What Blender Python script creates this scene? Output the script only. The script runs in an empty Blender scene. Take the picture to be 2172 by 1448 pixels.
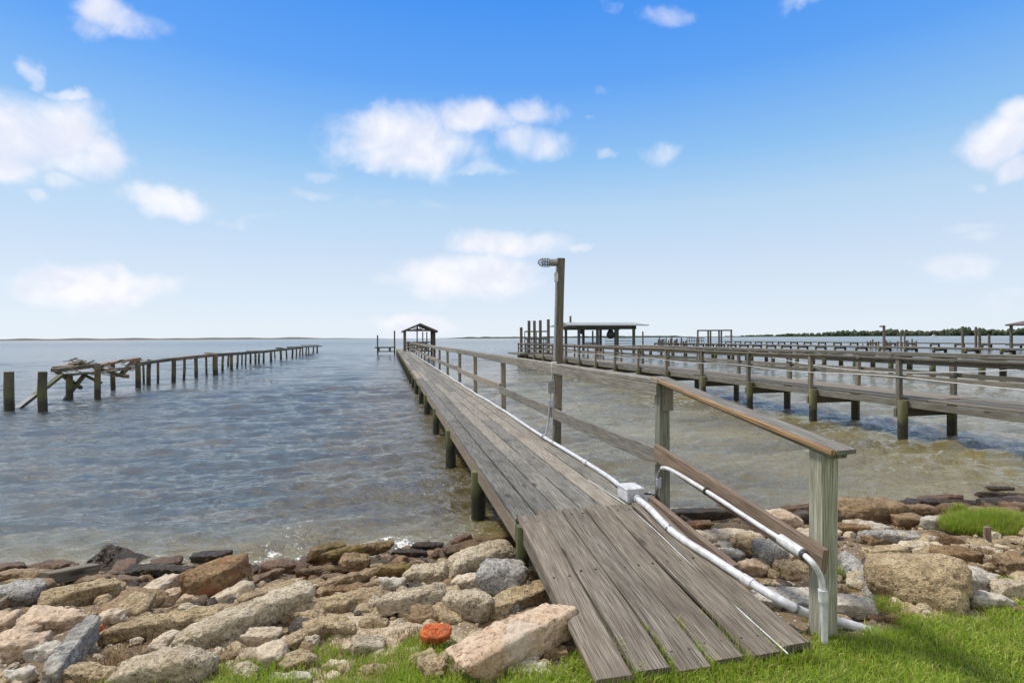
import bpy, math, random
import numpy as np
from mathutils import Vector, Matrix, noise
R = math.radians
random.seed(7); rng = np.random.default_rng(7)
S = bpy.context.scene
COL = S.collection

# ------------------------------------------------------------------ camera
F = 1150.0; CX, CY = 1086.0, 724.0            # focal length and centre in photo pixels
CAMZ = 2.0
cam_d = bpy.data.cameras.new('camera'); cam = bpy.data.objects.new('camera', cam_d); COL.objects.link(cam)
cam_d.sensor_width = 36; cam_d.lens = 36 * F / 2172; cam_d.clip_end = 20000; cam_d.clip_start = 0.05
MR = Matrix.Rotation(R(90 - 0.40), 3, 'X') @ Matrix.Rotation(R(-0.317), 3, 'Z')
cam.location = (0, 0, CAMZ); cam.rotation_euler = MR.to_euler()
S.camera = cam

# ------------------------------------------------------------------ light
SUN_EL, SUN_AZ = 58.0, -58.0                  # azimuth measured from +Y towards +X
sl = bpy.data.lights.new('sun', 'SUN'); sun = bpy.data.objects.new('sun', sl); COL.objects.link(sun)
sl.energy = 3.0; sl.angle = R(8); sl.color = (1.0, 0.94, 0.84)
sd = Vector((math.sin(R(SUN_AZ)) * math.cos(R(SUN_EL)), math.cos(R(SUN_AZ)) * math.cos(R(SUN_EL)), math.sin(R(SUN_EL))))
sun.rotation_euler = sd.to_track_quat('Z', 'Y').to_euler(); sun.location = (0, -10, 30)
S.view_settings.view_transform = 'Standard'; S.view_settings.look = 'None'
S.view_settings.exposure = 0.5; S.cycles.use_denoising = True; S.cycles.sample_clamp_direct = 2.5; S.cycles.sample_clamp_indirect = 4.0; S.view_settings.gamma = 1.0

# ------------------------------------------------------------------ node helper
class NT:
    def __init__(s, tree): s.t = tree; s.n = tree.nodes; s.l = tree.links; s.n.clear()
    def new(s, typ, ins=None, **kw):
        nd = s.n.new(typ)
        for k, v in kw.items(): setattr(nd, k, v)
        for k, v in (ins or {}).items():
            if hasattr(v, 'is_output'): s.l.new(v, nd.inputs[k])
            else: nd.inputs[k].default_value = v
        return nd
    def math(s, op, a, b=0.0, c=0.0, clamp=False):
        nd = s.n.new('ShaderNodeMath'); nd.operation = op; nd.use_clamp = clamp
        for i, v in enumerate((a, b, c)):
            if hasattr(v, 'is_output'): s.l.new(v, nd.inputs[i])
            else: nd.inputs[i].default_value = v
        return nd.outputs[0]
    def vmath(s, op, a, b=None, c=None, out=0):
        nd = s.n.new('ShaderNodeVectorMath'); nd.operation = op
        for i, v in enumerate((a, b, c)):
            if v is None: continue
            if hasattr(v, 'is_output'): s.l.new(v, nd.inputs[i])
            else: nd.inputs[i].default_value = v
        return nd.outputs[out]
    def map(s, v, a, b, c=0.0, d=1.0, smooth=True):
        nd = s.new('ShaderNodeMapRange', {0: v, 1: a, 2: b, 3: c, 4: d}); nd.clamp = True
        if smooth: nd.interpolation_type = 'SMOOTHSTEP'
        return nd.outputs[0]
    def mix(s, f, a, b, blend='MIX'):
        nd = s.n.new('ShaderNodeMix'); nd.data_type = 'RGBA'; nd.blend_type = blend
        for i, v in ((0, f), (6, a), (7, b)):
            if hasattr(v, 'is_output'): s.l.new(v, nd.inputs[i])
            else: nd.inputs[i].default_value = (*v, 1) if isinstance(v, tuple) and len(v) == 3 else v
        return nd.outputs[2]
    def noise(s, vec, scale, detail=4, rough=0.55, dist=0.0, out=0):
        nd = s.new('ShaderNodeTexNoise', {'Scale': scale, 'Detail': detail, 'Roughness': rough, 'Distortion': dist})
        if vec is not None: s.l.new(vec, nd.inputs['Vector'])
        return nd.outputs[out]
    def voro(s, vec, scale, feature='F1', out=0, rnd=1.0):
        nd = s.new('ShaderNodeTexVoronoi', {'Scale': scale}, feature=feature); nd.inputs['Randomness'].default_value = rnd
        s.l.new(vec, nd.inputs['Vector']); return nd.outputs[out]

# ------------------------------------------------------------------ world: sky with clouds
W = bpy.data.worlds.new('World'); S.world = W; W.use_nodes = True
n = NT(W.node_tree)
sky = n.new('ShaderNodeTexSky'); sky.sky_type = 'NISHITA'; sky.sun_disc = False
sky.sun_elevation = R(SUN_EL); sky.sun_rotation = R(SUN_AZ); sky.air_density = 1.0; sky.dust_density = 0.6; sky.ozone_density = 2.0
tc = n.new('ShaderNodeTexCoord').outputs['Generated']
dirn = n.vmath('NORMALIZE', tc)
sx = n.new('ShaderNodeSeparateXYZ', {0: dirn})
az = n.math('ARCTAN2', sx.outputs[0], sx.outputs[1]); el = n.math('ARCSINE', sx.outputs[2])
P2 = n.new('ShaderNodeCombineXYZ', {0: az, 1: el, 2: 0.0}).outputs[0]
# tint the clear sky by elevation
ramp = n.new('ShaderNodeValToRGB'); n.l.new(n.math('DIVIDE', el, 1.4, clamp=True), ramp.inputs[0])
SKYR = [(0.0, (0.61, 0.68, 0.75)), (0.084, (0.50, 0.59, 0.715)), (0.162, (0.375, 0.53, 0.70)), (0.22, (0.222, 0.43, 0.70)), (0.311, (0.088, 0.29, 0.715)), (0.398, (0.042, 0.228, 0.70)), (0.8, (0.03, 0.13, 0.46))]
cr = ramp.color_ramp
cr.elements[0].position = 0; cr.elements[0].color = (*SKYR[0][1], 1); cr.elements[1].position = SKYR[-1][0]; cr.elements[1].color = (*SKYR[-1][1], 1)
for p, c in SKYR[1:-1]:
    e = cr.elements.new(p); e.color = (*c, 1)
grad = n.mix(1.0, ramp.outputs[0], (9.2, 9.2, 9.2), 'MULTIPLY')
base = n.mix(0.92, sky.outputs[0], grad)
wn = n.noise(P2, 7.0, 9, 0.58, 0.2, out=1)
warp = n.vmath('MULTIPLY', n.vmath('SUBTRACT', wn, (0.5, 0.5, 0.5)), (0.13, 0.085, 0.0))
Pw = n.vmath('ADD', P2, warp)
CL = [(80,265,190,85,1),(215,320,95,60,.95),(10,330,120,50,.9),(150,375,60,28,.6),(75,403,32,22,.55),(60,130,45,30,.75),(130,178,60,14,.6),
 (350,425,115,36,.9),(510,460,55,15,.5),(215,600,200,46,.95),(130,560,60,22,.5),(100,535,30,14,.4),
 (870,295,165,72,1),(800,320,110,42,.9),(1010,250,110,45,.95),(1120,235,85,32,.8),(1130,305,90,42,.7),(780,212,60,9,.4),(1010,360,60,20,.4),
 (1300,320,34,12,.6),(1398,325,48,26,.5),(1280,178,28,12,.3),(1250,250,25,8,.3),(700,370,40,14,.35),
 (1070,522,130,38,1),(1000,590,165,46,.95),(1225,528,26,12,.6),(885,690,95,32,.9),(760,428,300,16,.3),(1000,365,110,14,.5),(2075,505,60,14,.4),(560,455,90,8,.4),
 (2125,300,95,58,1),(2150,240,60,38,.9),(2160,365,60,36,.9),(2065,400,30,14,.5),(2040,490,95,16,.4),(2040,580,110,36,.5),(2140,640,90,30,.5),
 (262,25,80,38,.8),(210,50,60,25,.4),(340,40,50,22,.4),(1410,35,58,22,.55),(1300,10,30,14,.35),(1705,8,75,22,.6),
 (2500,250,200,110,1),(-500,350,300,120,1),(400,-500,260,90,.9),(1500,-350,300,80,.8),(2400,-300,300,110,.9),(-300,-200,200,90,.8)]
acc = None
for (x, y, rx, ry, st) in CL:
    u = (x - 1086) / F; v = (716 - y) / F
    a = math.atan(u); e = math.atan(v * math.cos(a)); k = math.cos(a)
    sx_ = rx / F * k * k; sy_ = ry / F * k
    d = n.vmath('LENGTH', n.vmath('MULTIPLY', n.vmath('SUBTRACT', Pw, (a, e, 0)), (1 / sx_, 1 / sy_, 0)), out=1)
    m = n.map(d, 1.55, 0.25, 0, st)
    acc = m if acc is None else n.math('MAXIMUM', acc, m)
fn = n.noise(P2, 13.0, 9, 0.58, 0.4)
dens = n.map(n.math('ADD', acc, n.math('MULTIPLY', n.math('SUBTRACT', fn, 0.5), 1.15)), 0.18, 1.12)
dens = n.math('MULTIPLY', dens, n.map(acc, 0.02, 0.25))
fill_cover = n.math('MAXIMUM', n.map(n.math('ABSOLUTE', az), 1.05, 1.5), n.map(el, .95, 1.2))  # clouds added overhead and behind the view to whiten the ambient light
fill_dens = n.math('MULTIPLY', fill_cover, n.map(n.noise(P2, 3.0, 6, .6), .30, .55))
dens = n.math('MAXIMUM', dens, fill_dens)
lift = n.math('ADD', n.math('MULTIPLY', n.math('SUBTRACT', n.noise(P2, 9.0, 5, 0.5, 0.3), n.noise(n.vmath('ADD', P2, (-.006, 0.02, 0)), 9.0, 5, 0.5, 0.3)), 1.5), n.map(dens, 0, 1, .62, .48))
ccol = n.mix(n.map(lift, 0.35, 0.65), (6.0, 6.15, 6.9), (7.2, 7.1, 7.35))
ccol = n.mix(fill_cover, ccol, (7.4, 7.0, 6.3))  # warm white on the added unseen clouds, to warm the fill light
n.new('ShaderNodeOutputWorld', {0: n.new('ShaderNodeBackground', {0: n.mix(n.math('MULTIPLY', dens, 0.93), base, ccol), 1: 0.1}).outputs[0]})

# ------------------------------------------------------------------ geometry helpers
C0 = Vector((0, 0, CAMZ))
def ray(px, py): return MR @ Vector(((px - CX) / F, -(py - CY) / F, -1))
def P(px, py, z):
    d = ray(px, py); t = (z - CAMZ) / d.z; return C0 + d * t
def Pd(px, py, dep):
    d = ray(px, py); return C0 + d * (dep / d.y)

GE = ([-60, -6, -3, -1.1, .26, 1, 2, 3, 6, 12, 60], [2.0, 2.3, 2.36, 2.46, 2.58, 2.72, 2.94, 3.2, 3.7, 4.4, 5.0])
WE = ([-60, -10, -4.5, -2.5, -1.3, 0, 1.7, 3.5, 6.4, 14, 60], [6.0, 5.1, 4.75, 4.85, 5.1, 5.5, 5.95, 6.2, 6.6, 7.3, 9])
def hgt(x, y):
    x = np.asarray(x, float); y = np.asarray(y, float)
    ge = np.interp(x, *GE); we = np.interp(x, *WE)
    t = (y - ge) / (we - ge)
    s = np.clip(t, 0, 1)
    z = 0.40 * (1 - s ** 1.25) - 0.03 * s
    z = np.where(t > 1, -0.03 - 0.30 * (y - we), z)
    z = z - 0.02 * np.clip(t * 8, 0, 1)
    b = 0.022 * np.sin(x * 5.1 + 1.3 * np.sin(y * 4.3)) * np.sin(y * 6.2 + np.sin(x * 3.7)) + 0.012 * np.sin(x * 13 + y * 9) * np.sin(y * 17 - x * 4)
    z = z + b * np.clip(t * 6, 0, 1) + 0.25 * b * (t < 0)
    return np.maximum(z, -1.8)
def H1(x, y): return float(hgt(x, y))

WLOC = {}
def link(o, parent):
    COL.objects.link(o)
    if parent is not None: o.parent = parent
def wl(o): return WLOC.get(o.name, Vector((0, 0, 0)))
def tag(o, label=None, cat=None, group=None, kind=None):
    if label: o['label'] = label
    if cat: o['category'] = cat
    if group: o['group'] = group
    if kind: o['kind'] = kind
    return o
def thing(name, loc, label, cat, group=None):
    o = bpy.data.objects.new(name, None); link(o, None); o.location = loc; o.empty_display_size = 0.2
    WLOC[o.name] = Vector(loc); return tag(o, label, cat, group)

def mesh_np(name, V, T, mats, smooth=False, attrs=None, quads=False, midx=None, uv=None):
    me = bpy.data.meshes.new(name); k = 4 if quads else 3
    V = np.asarray(V, np.float32); T = np.asarray(T, np.int32)
    me.vertices.add(len(V)); me.vertices.foreach_set('co', V.ravel())
    me.loops.add(T.size); me.loops.foreach_set('vertex_index', T.ravel())
    me.polygons.add(len(T)); me.polygons.foreach_set('loop_start', np.arange(0, T.size, k, dtype=np.int32))
    try: me.polygons.foreach_set('loop_total', np.full(len(T), k, np.int32))
    except Exception: pass
    for m in (mats if isinstance(mats, (list, tuple)) else [mats]): me.materials.append(m)
    if midx is not None: me.polygons.foreach_set('material_index', np.asarray(midx, np.int32))
    me.update(calc_edges=True)
    me.polygons.foreach_set('use_smooth', np.full(len(T), smooth, dtype=bool))
    for an, av in (attrs or {}).items():
        a = me.attributes.new(an, 'FLOAT', 'POINT'); a.data.foreach_set('value', np.asarray(av, np.float32))
    if uv is not None:
        l = me.uv_layers.new(name='UVMap'); l.data.foreach_set('uv', np.asarray(uv, np.float32).ravel())
    me.validate(); return me
def obj_np(name, me, parent=None, origin=None):
    n_ = len(me.vertices); co = np.empty(n_ * 3, np.float32); me.vertices.foreach_get('co', co); co = co.reshape(-1, 3)
    if origin is None: origin = (co.min(0) + co.max(0)) / 2
    co -= np.asarray(origin, np.float32); me.vertices.foreach_set('co', co.ravel()); me.update()
    o = bpy.data.objects.new(name, me); link(o, parent)
    W_ = Vector([float(q) for q in origin]); WLOC[o.name] = W_
    o.location = W_ - (wl(parent) if parent is not None else Vector((0, 0, 0)))
    return o

class MB:
    """collects beams, tubes and boxes; .build() links them as ONE mesh object"""
    def __init__(s): s.v = []; s.f = []; s.uv = []; s.m = []; s.sm = []; s.rn = []
    def _add(s, vs, fs, uvs, mi=0, smooth=False, rn=None):
        b = len(s.v); s.v += [tuple(q) for q in vs]
        r = random.random() if rn is None else rn
        s.rn += [r] * len(vs)
        for f, u in zip(fs, uvs):
            s.f.append([b + i for i in f]); s.uv += u; s.m.append(mi); s.sm.append(smooth)
    def beam(s, p0, p1, w, t, up=(0, 0, 1), ch=0.004, segs=1, wob=0.0, sag=0.0, mi=0, rn=None, taper=1.0):
        p0 = Vector(p0); p1 = Vector(p1); ax = p1 - p0; L = ax.length
        if L < 1e-5: return s
        ax.normalize(); up = Vector(up)
        if abs(ax.dot(up)) > 0.98: up = Vector((0, 1, 0))
        sd_ = ax.cross(up).normalized(); u_ = sd_.cross(ax).normalized()
        ch = min(ch, w * .3, t * .3)
        hw, ht = w / 2, t / 2
        prof = [(-hw, -ht + ch), (-hw + ch, -ht), (hw - ch, -ht), (hw, -ht + ch), (hw, ht - ch), (hw - ch, ht), (-hw + ch, ht), (-hw, ht - ch)]
        per = [0]
        for i in range(8):
            a, b = prof[i], prof[(i + 1) % 8]; per.append(per[-1] + math.hypot(a[0] - b[0], a[1] - b[1]))
        ou, ov = random.random() * 40, random.random() * 40
        vs = []; a1, a2, a3 = random.random() * 6, random.random() * 6, random.random() * 6
        for k in range(segs + 1):
            q = k / segs; c = p0 + ax * (L * q)
            if wob: c = c + sd_ * (wob * math.sin(a1 + q * 5)) + u_ * (wob * .5 * math.sin(a2 + q * 6))
            if sag: c = c - u_ * (sag * 4 * q * (1 - q))
            tw = (wob * 1.2) * math.sin(a3 + q * 4); sc = 1 + (taper - 1) * q
            for (x, y) in prof: vs.append(c + sd_ * (x * sc) + u_ * ((y + x * tw) * sc))
        fs = []; uvs = []
        for k in range(segs):
            for i in range(8):
                j = (i + 1) % 8
                fs.append((k * 8 + i, k * 8 + j, (k + 1) * 8 + j, (k + 1) * 8 + i))
                u0, u1 = ou + L * k / segs, ou + L * (k + 1) / segs
                uvs.append([(u0, ov + per[i]), (u0, ov + per[i + 1]), (u1, ov + per[i + 1]), (u1, ov + per[i])])
        fs.append(tuple(range(7, -1, -1))); uvs.append([(ou + prof[i][1] * .15, ov + prof[i][0]) for i in range(7, -1, -1)])
        e = segs * 8
        fs.append(tuple(e + i for i in range(8))); uvs.append([(ou + 3 + prof[i][1] * .15, ov + prof[i][0]) for i in range(8)])
        s._add(vs, fs, uvs, mi, False, rn); return s
    def tube(s, pts, rad, n_=10, mi=0, cap=True, rads=None, smooth=True, rn=None):
        pts = [Vector(p) for p in pts]; vs = []; fs = []; uvs = []; L = 0; Ls = [0]
        for a, b in zip(pts, pts[1:]): L += (b - a).length; Ls.append(L)
        ou, ov = random.random() * 40, random.random() * 40
        t0 = (pts[1] - pts[0]).normalized(); ref = Vector((0, 0, 1)) if abs(t0.z) < .9 else Vector((1, 0, 0))
        sv = t0.cross(ref).normalized()
        for k, p in enumerate(pts):
            t = (pts[min(k + 1, len(pts) - 1)] - pts[max(k - 1, 0)]).normalized()
            sv = (sv - t * sv.dot(t)).normalized(); uvv = t.cross(sv)
            r = rads[k] if rads else rad
            for i in range(n_):
                a = 2 * math.pi * i / n_; vs.append(p + sv * (math.cos(a) * r) + uvv * (math.sin(a) * r))
        r0 = rads[0] if rads else rad
        for k in range(len(pts) - 1):
            for i in range(n_):
                j = (i + 1) % n_; fs.append((k * n_ + i, k * n_ + j, (k + 1) * n_ + j, (k + 1) * n_ + i))
                v0, v1 = ov + 6.28 * r0 * i / n_, ov + 6.28 * r0 * (i + 1) / n_
                uvs.append([(ou + Ls[k], v0), (ou + Ls[k], v1), (ou + Ls[k + 1], v1), (ou + Ls[k + 1], v0)])
        s._add(vs, fs, uvs, mi, smooth, rn)
        if cap:
            e = (len(pts) - 1) * n_
            lo = [vs[i] for i in range(n_)][::-1]; hi = [vs[e + i] for i in range(n_)]
            for ring in (lo, hi):
                c = sum((Vector(q) for q in ring), Vector()) / n_
                s._add(ring, [tuple(range(n_))], [[(ou + (q - c).x * .3, ov + (q - c).y) for q in ring]], mi, False, rn)
        return s
    def box(s, c, sx, sy, sz, rot=0.0, ch=0.003, mi=0, rn=None):
        c = Vector(c); d = Vector((math.cos(rot), math.sin(rot), 0))
        return s.beam(c - d * sx / 2, c + d * sx / 2, sy, sz, ch=ch, mi=mi, rn=rn)
    def poly(s, vs, fs, mi=0, rn=None, smooth=False):
        s._add(vs, fs, [[(vs[i][0] + vs[i][2], vs[i][1] + vs[i][2] * .5) for i in f] for f in fs], mi, smooth, rn); return s
    def build(s, name, mats, parent=None, origin=None):
        me = bpy.data.meshes.new(name); me.from_pydata(s.v, [], s.f)
        for m in (mats if isinstance(mats, (list, tuple)) else [mats]): me.materials.append(m)
        me.polygons.foreach_set('material_index', s.m); me.polygons.foreach_set('use_smooth', s.sm)
        l = me.uv_layers.new(name='UVMap'); l.data.foreach_set('uv', np.array(s.uv, np.float32).ravel())
        a = me.attributes.new('rnd', 'FLOAT', 'POINT'); a.data.foreach_set('value', np.array(s.rn, np.float32))
        return obj_np(name, me, parent, origin)

# ------------------------------------------------------------------ materials
def mat(name):
    m = bpy.data.materials.new(name); m.use_nodes = True; return m, NT(m.node_tree)
def finish(t, col, rough=0.8, bump=None, bs=0.3, bd=0.01, **kw):
    ins = {'Base Color': col, 'Roughness': rough}; ins.update(kw)
    if isinstance(col, tuple) and len(col) == 3: ins['Base Color'] = (*col, 1)
    b = t.new('ShaderNodeBsdfPrincipled', ins)
    if bump is not None:
        bn = t.new('ShaderNodeBump', {'Height': bump, 'Strength': bs, 'Distance': bd}); t.l.new(bn.outputs[0], b.inputs['Normal'])
    t.new('ShaderNodeOutputMaterial', {0: b.outputs[0]})
def wood(name, light, mid, dark, tint=(.30, .20, .10), tamt=0.25, algae=False, knots=True):
    m, t = mat(name)
    uv = t.new('ShaderNodeUVMap').outputs[0]
    rn = t.new('ShaderNodeAttribute', attribute_name='rnd').outputs['Fac']
    g = t.vmath('MULTIPLY', uv, (1.1, 34.0, 1.0))
    wv = t.noise(t.vmath('MULTIPLY', uv, (1.5, 6, 1)), 1.0, 3, .5, out=1)
    g2 = t.vmath('ADD', g, t.vmath('MULTIPLY', wv, (0.0, 4.0, 0.0)))
    n1 = t.noise(g2, 1.6, 5, .65); n2 = t.noise(t.vmath('MULTIPLY', uv, (4.0, 220.0, 1.0)), 1.0, 3, .6)
    big = t.noise(t.vmath('MULTIPLY', uv, (1.3, 3.0, 1)), 1.0, 4, .6)
    c = t.mix(t.map(n1, .36, .62), mid, light)
    c = t.mix(t.math('MULTIPLY', t.map(n2, .44, .60), .9), c, dark)
    c = t.mix(t.map(big, .50, .72, 0, .65), c, dark)
    c = t.mix(t.math('MULTIPLY', t.map(rn, .35, 1.0), tamt), c, tint)
    c = t.mix(1.0, c, t.new('ShaderNodeCombineColor', {i: t.map(rn, 0, 1, .58, 1.32, False) for i in range(3)}).outputs[0], 'MULTIPLY')
    h = t.math('ADD', n1, t.math('MULTIPLY', n2, -0.8))
    if knots:
        kd = t.voro(t.vmath('MULTIPLY', uv, (1.9, 6.0, 1.0)), 1.0)
        kc = t.voro(t.vmath('MULTIPLY', uv, (1.9, 6.0, 1.0)), 1.0, out=1)
        ks = t.new('ShaderNodeSeparateColor', {0: kc}).outputs[0]
        km = t.math('MULTIPLY', t.map(kd, .17, .07), t.map(ks, .45, .5))
        c = t.mix(t.math('MULTIPLY', km, .8), c, (dark[0] * .45, dark[1] * .4, dark[2] * .35))
    geo = t.new('ShaderNodeNewGeometry').outputs['Position']
    if algae:
        z = t.new('ShaderNodeSeparateXYZ', {0: geo}).outputs[2]
        nn = t.noise(geo, 9, 4); zz = t.math('ADD', z, t.math('MULTIPLY', t.math('SUBTRACT', nn, .5), .35))
        c = t.mix(t.map(zz, .95, .40, 0, .75), c, (.085, .11, .035))
        c = t.mix(t.map(zz, .46, .26, 0, .95), c, (.012, .013, .008))
        sp = t.voro(geo, 70.0); c = t.mix(t.math('MULTIPLY', t.map(sp, .18, .08), t.map(zz, .45, .2, 0, .6)), c, (.25, .23, .19))
        finish(t, c, t.map(zz, .5, .2, .85, .35), h, .5, .006)
    else:
        finish(t, c, .85, h, .55, .004)
    return m
M = {}
M['deck'] = wood('weathered_deck_wood', (.315, .305, .27), (.185, .176, .152), (.048, .043, .035), (.20, .15, .10), .30)
M['ramp'] = wood('weathered_ramp_wood', (.255, .232, .193), (.130, .114, .089), (.030, .025, .019), (.15, .11, .075), .35)
M['rail'] = wood('grey_rail_wood', (.31, .30, .265), (.20, .19, .165), (.09, .08, .066), (.20, .15, .10), .35)
M['post'] = wood('treated_post_wood', (.37, .39, .33), (.255, .265, .215), (.11, .11, .085), (.22, .17, .10), .2)
M['dpost'] = wood('dark_post_wood', (.215, .20, .155), (.135, .12, .09), (.055, .046, .035), (.15, .10, .06), .3)
M['orange'] = wood('orange_cap_wood', (.43, .28, .14), (.30, .18, .085), (.12, .07, .035), (.4, .2, .08), .2, knots=False)
M['tanw'] = wood('tan_rail_wood', (.33, .25, .18), (.225, .16, .115), (.09, .062, .045), (.3, .18, .1), .2)
M['pile'] = wood('piling_wood', (.30, .28, .18), (.19, .18, .10), (.05, .045, .032), (.12, .10, .05), .3, algae=True, knots=False)
M['old'] = wood('rotten_wood', (.20, .18, .12), (.12, .108, .07), (.045, .038, .03), (.24, .12, .06), .45, algae=True)
M['fard'] = wood('far_deck_wood', (.245, .24, .205), (.15, .145, .12), (.075, .065, .05), (.16, .11, .08), .4)
M['farpost'] = wood('far_post_wood', (.17, .16, .13), (.11, .10, .08), (.05, .045, .035), (.12, .08, .06), .3, knots=False)
def plain(name, col, rough=.5, metal=0.0, nscale=30, var=.25, bs=.15):
    m, t = mat(name); g = t.new('ShaderNodeTexCoord').outputs['Object']
    nn = t.noise(g, nscale, 5, .6); lo = tuple(c * (1 - var) for c in col); hi = tuple(min(1, c * (1 + var * .5)) for c in col)
    finish(t, t.mix(t.map(nn, .3, .7), lo, hi), rough, nn, bs, .003, Metallic=metal); return m
M['pvc'] = plain('grey_white_conduit', (.56, .575, .60), .5, 0, 22, .26, .1)
M['pvcd'] = plain('scuffed_grey_plastic', (.40, .43, .50), .5, 0, 20, .2)
M['metal'] = plain('dull_galvanised_metal', (.28, .29, .29), .45, .7)
M['black'] = plain('black_rubber', (.03, .03, .03), .6)
M['nail'] = plain('rusty_nail', (.035, .025, .02), .6)
M['white'] = plain('white_paint', (.75, .75, .76), .5)
M['roofg'] = plain('pale_metal_roofing', (.30, .32, .32), .6, 0, 4, .2)
M['roofr'] = plain('red_brown_roofing', (.15, .095, .095), .7, 0, 3, .2)
M['beamg'] = plain('dark_green_beam', (.07, .085, .07), .7, 0, 5, .3)
M['shin'] = plain('mossy_shingle', (.09, .092, .07), .85, 0, 6, .35)
m, t = mat('lamp_glass'); finish(t, (.75, .78, .8), .1, **{'Transmission Weight': .7}); M['glass'] = m

def rockm(name, light, mid, dark, speck=(.5, .46, .38), rough=.9, sc=1.0, spk=.5, moss=None, mamt=0.0, bs=.8, strat=False):
    m, t = mat(name)
    tcn = t.new('ShaderNodeTexCoord').outputs['Object']; oi = t.new('ShaderNodeObjectInfo').outputs['Random']
    g = t.vmath('ADD', tcn, t.new('ShaderNodeCombineXYZ', {0: t.math('MULTIPLY', oi, 37.0), 1: t.math('MULTIPLY', oi, 11.0), 2: 0.0}).outputs[0])
    gs = t.vmath('MULTIPLY', g, (1, 1, 5)) if strat else g
    a = t.noise(gs, 7 * sc, 6, .65, .4); b = t.noise(g, 38 * sc, 5, .7); v = t.voro(g, 72 * sc); vc = t.voro(g, 72 * sc, out=1)
    v2 = t.voro(g, 120 * sc)
    vr = t.new('ShaderNodeSeparateColor', {0: vc}).outputs[0]
    c = t.mix(t.map(a, .38, .62), mid, light)
    c = t.mix(t.map(t.noise(g, 13 * sc, 6, .72), .52, .66, 0, .75), c, tuple(q * .55 for q in mid))
    c = t.mix(t.map(b, .49, .64, 0, .85), c, dark)  # dark mottling, deepened to put crevice shade into the colour
    c = t.mix(t.math('MULTIPLY', t.map(vr, .66, .7), t.math('MULTIPLY', t.map(v, .45, .15), spk * .8)), c, speck)
    c = t.mix(t.math('MULTIPLY', t.map(vr, .12, .08), t.math('MULTIPLY', t.map(v, .45, .25), min(1, spk))), c, tuple(q * .5 for q in dark))
    big = t.noise(g, 2.6, 3, .5)
    dirt = t.map(t.noise(g, 5.0, 6, .7), .52, .70, 0, .55); c = t.mix(dirt, c, (.20, .135, .07))
    if moss: c = t.mix(t.map(big, .62 - .3 * mamt, .75 - .25 * mamt, 0, min(1, .5 + mamt)), c, moss)
    pos = t.new('ShaderNodeNewGeometry').outputs['Position']
    z = t.math('ADD', t.new('ShaderNodeSeparateXYZ', {0: pos}).outputs[2], t.math('MULTIPLY', t.math('SUBTRACT', t.noise(pos, 8, 4), .5), .16))
    wet = t.map(z, .25, .07)
    c = t.mix(t.math('MULTIPLY', wet, .85), c, t.mix(1.0, c, (.42, .26, .12), 'MULTIPLY'))
    h = t.math('ADD', t.math('MULTIPLY', b, 1.3), t.math('ADD', t.math('MULTIPLY', v, .35 * spk), t.math('ADD', t.math('MULTIPLY', t.noise(g, 14 * sc, 6, .7), 1.6), t.math('MULTIPLY', v2, .2))))
    finish(t, c, t.map(wet, 0, 1, rough, .38, False), h, min(1, bs * 1.2), .02); return m
M['tan'] = rockm('shelly_tan_concrete', (.53, .42, .25), (.37, .275, .155), (.15, .105, .06), (.76, .68, .51), spk=.9)
M['pale'] = rockm('pale_shelly_concrete', (.61, .53, .385), (.46, .385, .265), (.20, .155, .10), (.84, .78, .65), spk=.9)
M['smooth'] = rockm('smooth_buff_concrete', (.56, .48, .36), (.46, .385, .28), (.24, .18, .13), (.5, .45, .36), spk=.2, bs=.45)
M['pink'] = rockm('pinkish_sandstone', (.60, .47, .34), (.46, .345, .24), (.20, .14, .09), (.62, .52, .42), spk=.4, bs=.55)
M['grey'] = rockm('grey_granite', (.40, .385, .345), (.245, .235, .21), (.075, .08, .085), (.68, .70, .72), spk=.9, sc=1.3, bs=.5)
M['greyc'] = rockm('grey_concrete', (.55, .51, .43), (.42, .39, .325), (.17, .15, .125), (.6, .57, .5), spk=.35, sc=1.4, bs=.4)
M['schist'] = rockm('grey_schist', (.47, .45, .40), (.26, .25, .22), (.10, .105, .11), (.6, .62, .64), spk=.2, strat=True, bs=.7)
M['brown'] = rockm('brown_stone', (.30, .21, .115), (.19, .125, .065), (.065, .042, .024), (.3, .24, .16), spk=.4, bs=.6)
M['mossy'] = rockm('algae_covered_stone', (.28, .20, .07), (.15, .10, .04), (.04, .032, .016), (.38, .28, .10), spk=.5, moss=(.15, .115, .022), mamt=.5, bs=.7)
M['dark'] = rockm('dark_barnacled_stone', (.12, .105, .082), (.062, .054, .042), (.018, .016, .013), (.42, .40, .36), spk=.6, sc=1.3)
M['rust'] = rockm('rust_stained_stone', (.36, .235, .11), (.21, .125, .055), (.075, .045, .022), (.5, .42, .28), spk=.5, moss=(.30, .09, .03), mamt=.25)
M['brick'] = rockm('orange_red_brick', (.72, .18, .045), (.52, .105, .025), (.20, .045, .02), (.6, .3, .16), spk=.45, bs=.7)
M['slab'] = rockm('stained_slab', (.60, .47, .34), (.46, .33, .21), (.24, .13, .07), (.66, .58, .48), spk=.35, moss=(.50, .44, .36), mamt=.2, bs=.5)

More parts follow.
